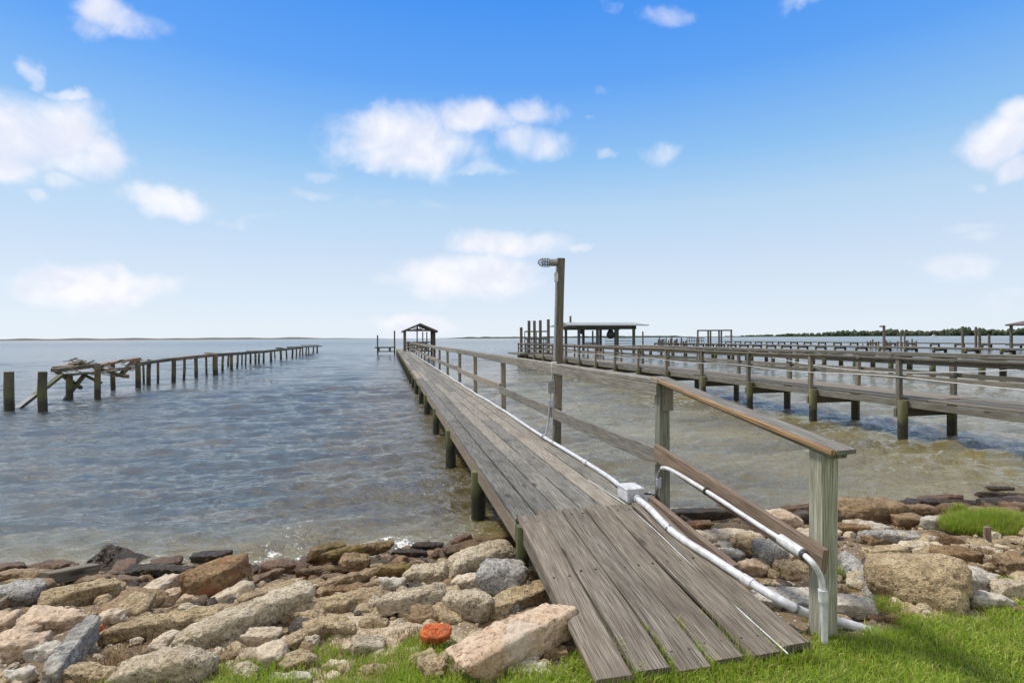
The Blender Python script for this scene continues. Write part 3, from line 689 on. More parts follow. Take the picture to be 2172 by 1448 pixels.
for z in (.95, 1.25, 1.55):
    rl.beam(Q3(GZ0, GW0, z), Q3(GZ0, GW0 + 1.2, z), .05, .1); rl.beam(Q3(GZ0, GW1, z), Q3(GZ1, GW1, z), .05, .1); rl.beam(Q3(GZ1, WD + .1, z), Q3(GZ1, GW1, z), .05, .1)
for w in np.arange(GW0, GW0 + 1.3, .3): rl.beam(Q3(GZ0 - .03, w, DZ), Q3(GZ0 - .03, w, 1.6), .06, .06, up=D2)
for w in np.arange(1.6, GW1, .3): rl.beam(Q3(GZ1, w, DZ), Q3(GZ1, w, 1.6), .06, .06, up=D2)
rl.build('railing', M['farpost'], gz)
rl = MB(); rl.beam(Q3(GZ0 - .02, 1.9, 1.12), Q3(GZ0 - .02, 2.9, 1.12), .4, .06); rl.beam(Q3(GZ0 + .18, 1.9, 1.35), Q3(GZ0 + .18, 2.9, 1.4), .04, .35)
for w in (1.95, 2.85): rl.beam(Q3(GZ0, w, DZ), Q3(GZ0, w, 1.1), .06, .3, up=D2)
rl.build('bench', M['fard'], gz)
# boat lift left of the pier end
bl = thing('boat_lift', Pd(818, 740, 68) * 1, 'small dark platform between two tall poles beside the end of the main pier', 'boat lift')
q0, q1 = Pd(801, 737, 68), Pd(837, 737, 68)
for q, tp in ((q0, 2.4), (q1, 2.95)): MB().tube([Vector((q.x, q.y, -1.4)), Vector((q.x, q.y, tp))], .09, 8).build('pole', M['farpost'], bl)
MB().beam(Vector((q0.x - .3, q0.y, .86)), Vector((q1.x + .1, q1.y, .86)), .5, .16).build('upper_beam', M['beamg'], bl)
MB().beam(Vector((q0.x, q0.y, .36)), Vector((q1.x, q1.y, .36)), .3, .12).build('lower_beam', M['beamg'], bl)
for q in (.05, .72): c_ = q0.lerp(q1, q); MB().beam(Vector((c_.x, c_.y, .3)), Vector((c_.x, c_.y, .86)), .25, .12).build('strut', M['beamg'], bl)

# ------------------------------------------------------------------ neighbouring piers on the right
m_ = -.227; DA = Vector((m_, 1, 0)).normalized(); NA_ = Vector((DA.y, -DA.x, 0))
def line(X0, d, w=0.0, z=0.0): return Vector((X0 + m_ * d, d, z)) + NA_ * w
def far_pier(label, X0, d0, d1, phase, step, z, width, rails, zr, pr=.086, boards=3, side_posts=True, pairs=True, wm='fard'):
    t_ = thing('wooden_pier', line(X0, d0, width / 2, 0), label, 'pier', 'neighbouring wooden piers')
    bw = width / boards
    L_ = 4.9
    for b in range(boards):
        d = d0
        while d < d1:
            e = min(d1, d + L_); zz = z - .02 + random.uniform(-.008, .008)
            if d < 45: MB().beam(line(X0, d, bw * (b + .5), zz), line(X0, e - .02, bw * (b + .5), zz), bw - .02, .04, segs=3, wob=.006).build('plank', M[wm], t_)
            d = e
    if d1 > 45:
        MB().beam(line(X0, max(45, d0), width / 2, z - .02), line(X0, d1, width / 2, z - .02), width, .05, segs=12, wob=.01).build('far_deck', M[wm], t_)
    for w in (.04, width - .04): MB().beam(line(X0, d0, w, z - .13), line(X0, d1, w, z - .11), .05, .13, segs=12, wob=.006).build('stringer', M[wm], t_)
    d = phase
    while d < d1:
        if d > d0:
            for w in ((-.08, width - .14) if pairs else (width / 2,)):
                ln = random.uniform(-.03, .03); top = z - .05 + random.uniform(-.1, .0) if w > .1 else z - .03 + random.uniform(-.06, 0)
                MB().tube([line(X0, d, w, -1.8), line(X0, d + ln, w + ln, top)], pr, 12, rads=[pr * 1.05, pr * random.uniform(.9, 1.05)]).build('pile', M['pile'], t_)
            MB().beam(line(X0, d + .13, -.12, z - .30), line(X0, d + .13, width + .12, z - .30), .06, .17).build('cross_beam', M['farpost'], t_)
            if side_posts:
                for w in rails:
                    MB().beam(line(X0, d + .1, w, z - .28), line(X0, d + .1 + random.uniform(-.03, .03), w, zr - .02), .085, .085, up=DA).build('rail_post', M[wm], t_)
        d += step
    for w in rails:
        d = d0
        while d < d1:
            e = min(d1, d + 7.2); dz_ = random.uniform(-.015, .015)
            MB().beam(line(X0, d, w, zr + dz_), line(X0, e, w, zr), .115, .034, segs=6, wob=.006, sag=.012).build('cap_rail', M[wm], t_)
            MB().beam(line(X0, d, w + .05, zr - .085), line(X0, e, w + .05, zr - .085), .035, .075, segs=6, wob=.004).build('top_side_rail', M[wm], t_)
            MB().beam(line(X0, d, w + .06, (z + zr) / 2 + .03), line(X0, e, w + .06, (z + zr) / 2 + .03), .035, .085, segs=6, wob=.01, sag=.025).build('middle_rail', M[wm], t_)
            d = e
    return t_
pa = far_pier('neighbouring grey plank pier with handrails, nearest one right of the main pier', 10.0, 5.2, 42, 8.26, 2.22, .80, 1.25, (-.05, 1.28), 1.57)
dpts = [line(10.0, d, -.10, 1.17 + .03 * math.sin(d * 1.3)) for d in np.arange(5.2, 30, 1.1)]
tag(MB().tube(smooth_path(dpts, 3), .009, 8).build('rail_pipe', M['pvc']), 'thin white water pipe along the middle rail of the nearest neighbouring pier', 'pipe')
dpts = [line(10.0, 9 + q * 1.0, 1.2, 1.42 - .25 * math.sin(math.pi * min(1, q / 7))) for q in range(8)]
tag(MB().tube(smooth_path(dpts, 3), .010, 8).build('hanging_hose', M['pvc']), 'pale hose sagging from the far handrail of the nearest neighbouring pier', 'hose')
# tall pilings and railed platform at the end of pier A
ta = thing('mooring_platform', line(10, 42, 0, 0), 'railed timber platform with tall mooring poles at the end of the neighbouring pier', 'platform')
mb = MB(); mb.beam(line(10, 41, -.6, .8), line(10, 41, 2.4, .8), 4.0, .12); mb.build('deck', M['fard'], ta)
for (x, yt, d_) in ((1105.5, 694, 43), (1122, 680, 40.5), (1133.5, 680, 42), (1146, 679, 40.5), (1163, 677, 40), (1189, 680, 43)):
    p = Pd(x, yt, d_); MB().tube([Vector((p.x, p.y, -1.5)), Vector((p.x, p.y, p.z))], .11, 8).build('tall_pole', M['farpost'], ta)
a_, b_ = Pd(1113, 704, 40.2), Pd(1163, 704, 40.2)
for z in (2.45, 1.9, 1.55, 1.2): MB().beam(Vector((a_.x, a_.y, z)), Vector((b_.x, b_.y, z)), .05, .10).build('rail', M['farpost'], ta)
mb = MB()
for q in np.linspace(0, 1, 11): c_ = a_.lerp(b_, q); mb.beam(Vector((c_.x, c_.y, .8)), Vector((c_.x, c_.y, 2.45 if int(q * 10) % 5 == 0 else 1.9)), .06, .06)
mb.build('balusters', M['farpost'], ta)
for q in np.linspace(0, 1, 5):
    c_ = a_.lerp(b_, q); MB().tube([Vector((c_.x, c_.y, -1.5)), Vector((c_.x, c_.y, .8))], .1, 8).build('pile', M['pile'], ta)
MB().beam(Vector((a_.x - .3, a_.y + .2, .45)), Vector((b_.x, b_.y + .2, .45)), .1, .12).build('brace', M['farpost'], ta)

pb = far_pier('second neighbouring pier further right, low plank deck leading to the open boathouse', 27.0, 8, 60, 22.4 - 2.23 * 5, 2.23, 1.10, 1.3, (), 1.62, boards=2, pr=.13)
pc = far_pier('third neighbouring pier, long thin deck line behind the nearer two', 57.7, 25, 118, 51 - 3.17 * 7, 3.17, .74, 1.6, (), 1.5, pr=.14, boards=2)
pd_ = far_pier('distant low pier on the far right with stubby piles', 92, 50, 150, 52, 4.0, .75, 1.8, (), 1.5, pr=.16, boards=2)
# boathouse
bh = thing('boathouse', Pd(1285, 740, 63), 'open-sided boathouse with a pale low gable roof on posts over the water', 'boathouse')
B0 = Pd(1222, 716, 61); B0.z = 0
def BB(a, b, z): return B0 + NA_ * a + DA * b + Vector((0, 0, z))
BLn = 8.0; BDp = 5.0
for a in np.linspace(.4, BLn - .9, 4):
    for b in (.2, BDp - .2): MB().beam(BB(a, b, -1.5), BB(a, b, 2.95), .26, .26, up=DA).build('post', M['beamg'], bh)
MB().beam(BB(2.1, .3, .7), BB(2.1, .3, 2.75), .15, .15, up=DA).build('post', M['beamg'], bh)
for b in (.2, BDp - .2): MB().beam(BB(.1, b, 3.1), BB(BLn - .6, b, 3.1), .12, .42).build('eave_beam', M['beamg'], bh)
for a in (.2, BLn - 1.0): MB().beam(BB(a, 0, 3.15), BB(a, BDp, 3.15), .12, .3).build('end_beam', M['beamg'], bh)
rz = 3.75
for (b0, b1) in ((-.9, BDp / 2), (BDp + .9, BDp / 2)):
    MB().poly([BB(-1.3, b0, 3.38), BB(BLn + .5, b0, 3.38), BB(BLn + .2, b1, rz), BB(-.6, b1, rz), BB(-1.3, b0, 3.28), BB(BLn + .5, b0, 3.28), BB(BLn + .2, b1, rz - .1), BB(-.6, b1, rz - .1)],
              [(0, 1, 2, 3), (7, 6, 5, 4), (0, 4, 5, 1), (3, 2, 6, 7), (0, 3, 7, 4), (1, 5, 6, 2)]).build('roof_panel', M['roofg'], bh)
MB().poly([BB(-.9, -.3, 3.25), BB(-.9, BDp + .3, 3.25), BB(-.6, BDp / 2, rz - .08), BB(-.8, -.3, 3.25), BB(-.8, BDp + .3, 3.25), BB(-.5, BDp / 2, rz - .08)], [(0, 2, 1), (3, 4, 5), (0, 1, 4, 3), (1, 2, 5, 4), (2, 0, 3, 5)]).build('gable', M['farpost'], bh)
MB().tube([BB(.2, BDp / 2, rz - .2), BB(.2, BDp / 2, rz + .75)], .12, 8).build('chimney_pipe', M['farpost'], bh)
mb = MB(); mb.beam(BB(-.5, .3, .95), BB(BLn, .3, .95), .5, .12)
for z in (1.25, 1.55, 1.85): mb.beam(BB(3.6, .35, z), BB(BLn - 1.1, .35, z), .05, .07)
mb.build('walkway', M['farpost'], bh)
def lumpy(name, c, rad, m_, parent):
    mb = MB(); pts_ = [c + Vector((0, 0, rad * q)) for q in (-1, -.7, -.2, .3, .8, 1)]
    mb.tube(pts_, rad, 10, rads=[rad * q for q in (.1, .7, .9, .75, .5, .1)]); return mb.build(name, m_, parent)
lumpy('hoist_motor', BB(4.4, .6, 2.35), .55, M['black'], bh)
lumpy('hoist_motor', BB(.9, .6, 2.62), .28, M['black'], bh)
MB().box(BB(2.8, 2.5, 1.15), 1.5, .8, .5).build('stored_crate', M['pvcd'], bh)

# open boat-lift frame on pier C
lf = thing('lift_frame', Pd(1516, 726, 96), 'bare open timber frame of four tall posts on the third pier', 'boat lift')
for (x, d_) in ((1480, 96), (1502, 99), (1507, 95), (1525, 99), (1530, 95), (1551, 96)):
    p = Pd(x, 701, d_); MB().beam(Vector((p.x, p.y, -1.5)), Vector((p.x, p.y, 3.15)), .22, .22, up=DA).build('post', M['farpost'], lf)
for d_ in (95.6, 99): a_, b_ = Pd(1479, 701, d_), Pd(1553, 701, d_); MB().beam(Vector((a_.x, a_.y, 3.1)), Vector((b_.x, b_.y, 3.1)), .15, .2).build('top_beam', M['farpost'], lf)
a_, b_ = Pd(1457, 717, 94), Pd(1493, 717, 94)
mb = MB()
for z in (1.3, 1.75): mb.beam(Vector((a_.x, a_.y, z)), Vector((b_.x, b_.y, z)), .06, .12)
for q in np.linspace(0, 1, 8): c_ = a_.lerp(b_, q); mb.beam(Vector((c_.x, c_.y, .7)), Vector((c_.x, c_.y, 1.8)), .08, .08)
mb.build('railing', M['farpost'], lf)
# red roof at the right edge
rr = thing('boat_shelter', Pd(2165, 728, 60), 'open shelter with a dark red roof at the far right edge of the water', 'shelter')
c0 = Pd(2132, 727, 60); c0.z = 0; fa = Vector((.74, -.673, 0)); fb = Vector((.673, .74, 0)); ff = lambda q: fa * q[0] + fb * q[1] + Vector((0, 0, q[2]))
for (a, b) in ((.5, 0), (.5, 4), (6.5, 0), (6.5, 4)): q = c0 + ff((a, b, 0)); MB().beam(q + Vector((0, 0, -1.5)), q + Vector((0, 0, 3.2)), .2, .2).build('post', M['farpost'], rr)
rv = [Vector((0, -.6, 3.15)), Vector((7.2, -.6, 3.15)), Vector((7.2, 4.6, 3.15)), Vector((0, 4.6, 3.15)), Vector((2.4, 2, 3.75)), Vector((5, 2, 3.75)), Vector((0, -.6, 3.05)), Vector((7.2, -.6, 3.05)), Vector((7.2, 4.6, 3.05)), Vector((0, 4.6, 3.05))]
MB().poly([c0 + ff(q) for q in rv], [(0, 1, 5, 4), (1, 2, 5), (2, 3, 4, 5), (3, 0, 4), (6, 7, 1, 0), (7, 8, 2, 1), (8, 9, 3, 2), (9, 6, 0, 3), (9, 8, 7, 6)]).build('roof', M['roofr'], rr)
MB().beam(c0 + ff((0, 2, .9)), c0 + ff((7, 2, .9)), 4, .15).build('deck', M['fard'], rr)
# single mooring poles
for (x, yt, d_, lb) in ((1875, 690, 58, 'lone lamp pole with a small arm rising above the distant piers'), (2042, 692, 62, 'single tall mooring pole left of the paired poles on the far right'), (2070, 693, 64, 'left pole of the paired mooring poles near the red-roofed shelter'), (2078, 695, 60, 'right pole of the paired mooring poles near the red-roofed shelter'),
                        (2098, 709, 66, 'short mooring pole just left of the red-roofed shelter'), (1363.5, 703, 70, 'lone mooring pole just right of the open boathouse'), (1425, 715, 80, 'short distant pole between the boathouse and the bare timber frame'), (1911, 702, 75, 'slender pole behind the lone lamp pole'), (1919, 706, 78, 'shorter slender pole right of the lone lamp pole')):
    p = Pd(x, yt, d_); mb = MB().tube([Vector((p.x, p.y, -1.5)), Vector((p.x, p.y, p.z))], .13 if d_ < 70 else .1, 8)
    if x == 1875: mb.beam(Vector((p.x, p.y, p.z - .1)), Vector((p.x - .45, p.y, p.z - .1)), .15, .15)
    tag(mb.build('mooring_pole', M['farpost']), lb, 'pole', 'mooring poles')
# far stub piles
def stub(p, z, rad):
    tag(MB().tube([Vector((p.x, p.y, -1)), Vector((p.x, p.y, z))], rad, 6).build('old_piling', M['farpost']), 'short stub of an old piling far off among the distant piers', 'piling', 'stubs of old pilings among the distant piers')
for k in range(34):
    x = random.uniform(1830, 1945); d_ = random.uniform(75, 105); p = Pd(x, 724, d_); stub(p, random.uniform(.5, 1.5), .10)
for k in range(26):
    x = random.uniform(1395, 1460); d_ = random.uniform(100, 115); p = Pd(x, 724, d_); stub(p, random.uniform(.9, 1.9), .12)

# ------------------------------------------------------------------ ruined pier on the left
rp_ = thing('ruined_pier', Vector((-14, 16, 0)), 'collapsed dark timber pier of bare leaning piles in the water on the left', 'pier')
def LP(px, yb): q = P(px, yb, 0); return q
RPL = [(20, 788, 873, .15), (91, 788, 873, .14), (335, 764, 813, .07), (390, 758, 805, .08), (438, 754, 797, .07), (472, 752, 788, .09), (503, 751, 780, .09), (521, 750, 776, .08), (148, 795, 846, .13), (207, 775, 846, .12), (240, 767, 827, .11), (293, 763, 823, .13), (305, 772, 814, .06), (315, 762, 816, .11), (368, 759, 811, .12), (416, 754, 801, .11),
       (457, 751, 796, .17), (484, 752, 777, .09), (491, 751, 785, .12), (513, 749, 774, .08), (531, 749, 771, .1), (542, 750, 772, .1), (549, 750, 770, .1), (559, 748, 769, .1), (575, 745, 767, .13), (583, 745, 760, .08), (596, 742, 763, .13),
       (608, 741, 758, .1), (620, 739, 757, .12), (629, 736, 755, .1), (636, 735, 754, .1), (642, 735, 752, .1), (649, 734, 751, .1), (655, 734, 750, .1), (664, 734, 749, .12), (673, 733, 747, .14)]
tops = []
for (x, yt, yb, rd) in RPL:
    rd *= .82
    p = LP(x, yb); tp = Pd(x + random.uniform(-1.5, 1.5), yt, p.y)
    MB().tube([Vector((p.x, p.y, -1.6)), p, p.lerp(tp, .5) + Vector((random.uniform(-.02, .02), 0, 0)), tp], rd, 10, rads=[rd * 1.05, rd, rd * .97, rd * .92]).build('pile', M['old'], rp_)
    tops.append(tp)
def bar(x0, y0, d0_, x1, y1, d1_, w=.2, t=.07, name='fallen_beam'):
    MB().beam(Pd(x0, y0, d0_), Pd(x1, y1, d1_), w, t, segs=3, wob=.01).build(name, M['old'], rp_)
bar(36, 868, 15.6, 130, 795, 18, .14, .10); bar(118, 786, 18, 172, 823, 19, .12, .10); bar(182, 790, 19, 138, 848, 18.3, .12, .1)
bar(115, 785, 18, 206, 774, 19.5, .3, .12); bar(140, 795, 18.3, 200, 790, 19, .5, .06, 'broken_deck'); bar(130, 778, 18.4, 190, 770, 21, .5, .05, 'broken_deck')
bar(160, 768, 19, 212, 778, 20, .3, .06, 'broken_deck'); bar(200, 778, 19.5, 268, 800, 20.5, .35, .07, 'broken_deck'); bar(205, 790, 19.2, 268, 780, 21.3, .5, .05, 'broken_deck'); bar(205, 775, 19.5, 292, 760, 22.5, .25, .08)
bar(258, 793, 20.5, 285, 765, 22.3, .18, .08); bar(178, 795, 19, 215, 812, 19.5, .12, .08); bar(245, 796, 21, 268, 797, 20.3, .2, .1); bar(150, 772, 18.8, 178, 766, 19.2, .3, .04)
bar(290, 772, 22.6, 370, 761, 26, .2, .14, 'beam'); bar(366, 762, 26, 460, 752, 31, .2, .16, 'beam'); bar(405, 757, 29, 470, 750, 33, .3, .06, 'beam'); bar(455, 753, 31.5, 560, 746, 45, .25, .18, 'beam')
bar(440, 749, 31, 462, 750, 32, .4, .05); bar(530, 745, 43, 560, 744, 47, .6, .08); bar(556, 746, 46, 640, 737, 66, .3, .2, 'beam'); bar(590, 738, 54, 612, 741, 60, .5, .1); bar(620, 736.5, 62, 675, 734, 85, 1.2, .14, 'broken_deck')
bar(640, 732.5, 74, 674, 732, 84, .3, .1)
for k in range(46):
    x = random.uniform(128, 285); y = 784 - (x - 135) * .05 + random.uniform(-12, 14) - (8 if x < 190 else 0); d_ = random.uniform(18.2, 21.5); a_ = random.uniform(-.45, .3); L_ = random.uniform(8, 26)
    MB().beam(Pd(x, y, d_), Pd(x + L_ * math.cos(a_), y + L_ * math.sin(a_), d_ + random.uniform(-.6, .6)), random.uniform(.03, .09), .025).build('splintered_board', M['old'], rp_)

# ------------------------------------------------------------------ far shores
def shore_strip(name, px0, px1, d0_, d1_, h, col, label=None):
    m, t = mat(name + '_m'); pos = t.new('ShaderNodeNewGeometry').outputs['Position']; nn = t.noise(t.vmath('MULTIPLY', pos, (.01, .01, .3)), 1, 4)
    finish(t, t.mix(nn, tuple(c * .75 for c in col), tuple(c * 1.2 for c in col)), .95)
    n_ = 120; V = []; Fq = []
    for k in range(n_ + 1):
        q = k / n_; px = px0 + (px1 - px0) * q; d_ = d0_ + (d1_ - d0_) * q; p = Pd(px, 716, d_); fade = min(1, q * 8, (1 - q) * 8)
        hh_ = h * fade * (.75 + .5 * noise.noise((q * 30, 0, 3)))
        V += [(p.x, p.y, -1), (p.x, p.y, hh_), (p.x, p.y + 300, hh_ * 1.02), (p.x, p.y + 320, -1)]
        if k < n_:
            b = k * 4; Fq += [(b, b + 4, b + 5, b + 1), (b + 1, b + 5, b + 6, b + 2), (b + 2, b + 6, b + 7, b + 3)]
    o = obj_np(name, mesh_np(name, V, Fq, m, quads=True)); tag(o, kind='structure')
shore_strip('far_shore', -900, 830, 3600, 3900, 16, (.46, .44, .42))  # pale grey colour stands in for haze over the distant land
shore_strip('far_spit', 925, 1500, 2300, 1900, 7, (.09, .12, .08))
shore_strip('far_bank', 1380, 2900, 2000, 1100, 2.5, (.10, .12, .07))
m, t = mat('far_foliage'); pos = t.new('ShaderNodeNewGeometry').outputs['Position']
a = t.noise(pos, .15, 5, .7); finish(t, t.mix(t.map(a, .35, .65), (.030, .045, .026), (.075, .10, .055)), .95); M['fartree'] = m
bpy.ops.mesh.primitive_ico_sphere_add(subdivisions=2, radius=1); tmp = bpy.context.object
ico2 = np.array([v.co[:] for v in tmp.data.vertices]); ico2f = np.array([p.vertices[:] for p in tmp.data.polygons]); bpy.data.objects.remove(tmp)
bpy.ops.mesh.primitive_ico_sphere_add(subdivisions=5, radius=1); tmp = bpy.context.object
ico4 = np.array([v.co[:] for v in tmp.data.vertices]); ico4f = np.array([p.vertices[:] for p in tmp.data.polygons]); bpy.data.objects.remove(tmp)
bpy.ops.mesh.primitive_ico_sphere_add(subdivisions=4, radius=1); tmp = bpy.context.object
ico3 = np.array([v.co[:] for v in tmp.data.vertices]); ico3f = np.array([p.vertices[:] for p in tmp.data.polygons]); bpy.data.objects.remove(tmp)
V = []; Fq = []; b = 0
for k in range(1500):
    q = random.random() ** .8; px = 1540 + (2700 - 1540) * q; d_ = 1950 - 850 * q + random.uniform(0, 60); p = Pd(px, 716, d_)
    tall = 4 + 19 * min(1, max(0, (px - 1540) / 330)) * (.75 + .45 * noise.noise((px * .012, 0, 0)) + .3 * noise.noise((px * .05, 4, 0)))
    rz_ = random.uniform(.25, .55) * tall; rx_ = random.uniform(3, 7); cz = random.uniform(.3, 1) * tall - rz_ * .6
    vv = ico2 * (1 + .35 * (rng.random((len(ico2), 1)) - .5)) * (rx_, rx_, rz_) + (p.x, p.y, max(1, cz)); V.append(vv); Fq.append(ico2f + b); b += len(ico2)
o = obj_np('far_woodland', mesh_np('far_woodland', np.concatenate(V), np.concatenate(Fq), M['fartree'])); tag(o, 'low dark line of trees along the far shore on the right', 'woodland', kind='stuff')
bo = Pd(1981, 712, 700); bt = thing('motor_boat', Vector((bo.x, bo.y, 0)), 'tiny white boat in front of the wooded far shore', 'boat')
b0 = Vector((bo.x, bo.y, 0))
MB().poly([b0 + Vector(q) for q in ((-4, -1.2, 1.1), (4.5, -.2, 1.5), (-4, 1.2, 1.1), (4.5, .2, 1.5), (-3.8, -.8, -.3), (3.4, 0, -.3), (-3.8, .8, -.3))], [(0, 1, 3, 2), (0, 4, 5, 1), (2, 3, 5, 6), (0, 2, 6, 4), (4, 6, 5), (1, 5, 3)]).build('hull', M['white'], bt)
MB().box(b0 + Vector((-.5, 0, 1.9)), 2.6, 1.6, 1.3, 0, .1).build('cabin', M['white'], bt)
MB().tube([b0 + Vector((-.5, 0, 2.4)), b0 + Vector((-.5, 0, 4.6))], .12, 6).build('mast', M['white'], bt)

# ------------------------------------------------------------------ rocks
def rock_mesh(a, b, c, sharp, seed, big, rough=1.0):
    rr_ = random.Random(seed); V0, F0 = (ico4, ico4f) if big else (ico3, ico3f)
    pl_ = []
    for ax in range(3):
        for sg in (-1, 1):
            nn_ = [rr_.gauss(0, .10) for _ in range(3)]; nn_[ax] = sg; pl_.append((Vector(nn_).normalized(), rr_.uniform(.88, 1.04)))
    for _ in range(7):
        v = Vector([rr_.gauss(0, 1) for _ in range(3)]).normalized(); pl_.append((v, rr_.uniform(1.02, 1.22)))
    Nn = np.array([q[0][:] for q in pl_]); hh_ = np.array([q[1] for q in pl_])
    dt = np.clip(V0 @ Nn.T, 0, None) / hh_; r_ = (dt ** sharp).sum(1) ** (-1 / sharp)
    v = V0 * r_[:, None] * (a, b, c)
    off = Vector((seed * 3.1, seed * 1.7, 0)); m0 = min(a, b, c); out = np.empty(len(v)); f1 = 1.1 / max(m0, .05)
    for i in range(len(v)):
        q = Vector(v[i]); out[i] =   .13 * noise.fractal(q * f1 + off, .8, 2.1, 4) * m0 + .010 * rough * noise.turbulence(q * 22 + off, 4, False) + .007 * rough * noise.noise(q * 60 + off)
    return v + V0 * out[:, None] / 1.0, F0
RK = 0
def rock(x0, y0, x1, y1, wp, mk, label, name='rock', sharp=15, hk=.72, bk=.92, lift=.35, cat='rock', grp='rocks and concrete rubble along the shore', roll=0.0, zoff=0.0, z=None):
    global RK; RK += 1
    zc = .2; wp *= 1.10
    for _ in range(4):
        p0 = P(x0, y0, zc); p1 = P(x1, y1, zc); mid_ = (p0 + p1) / 2; w = wp * mid_.y / F
        hgtc = H1(mid_.x, mid_.y) + lift * w * hk + zoff if z is None else z
        zc = hgtc
    wp *= 1.0
    ax = p1 - p0; L = ax.length / 2 * 1.06
    v, f_ = rock_mesh(max(L, .03), w * bk / 2, w * hk / 2, sharp, RK + 10, wp * (abs(x1 - x0) + 10) > 3500, 1.0)
    ax.normalize(); th = math.atan2(ax.y, ax.x)
    Rm = Matrix.Rotation(th, 3, 'Z') @ Matrix.Rotation(roll, 3, 'X') @ Matrix.Rotation(R(random.uniform(-5, 5)), 3, 'Y')
    me = mesh_np(name, v @ np.array(Rm).T, f_, M[mk], True)
    o = bpy.data.objects.new(name, me); link(o, None); o.location = mid_; WLOC[o.name] = mid_.copy()
    tag(o, label, cat, grp)
    return o
def blob(cx, cy, w, h, mk, label, **kw): return rock(cx - w / 2, cy + kw.pop('dy', 0), cx + w / 2, cy - kw.pop('dy2', 0), h, mk, label, **kw)
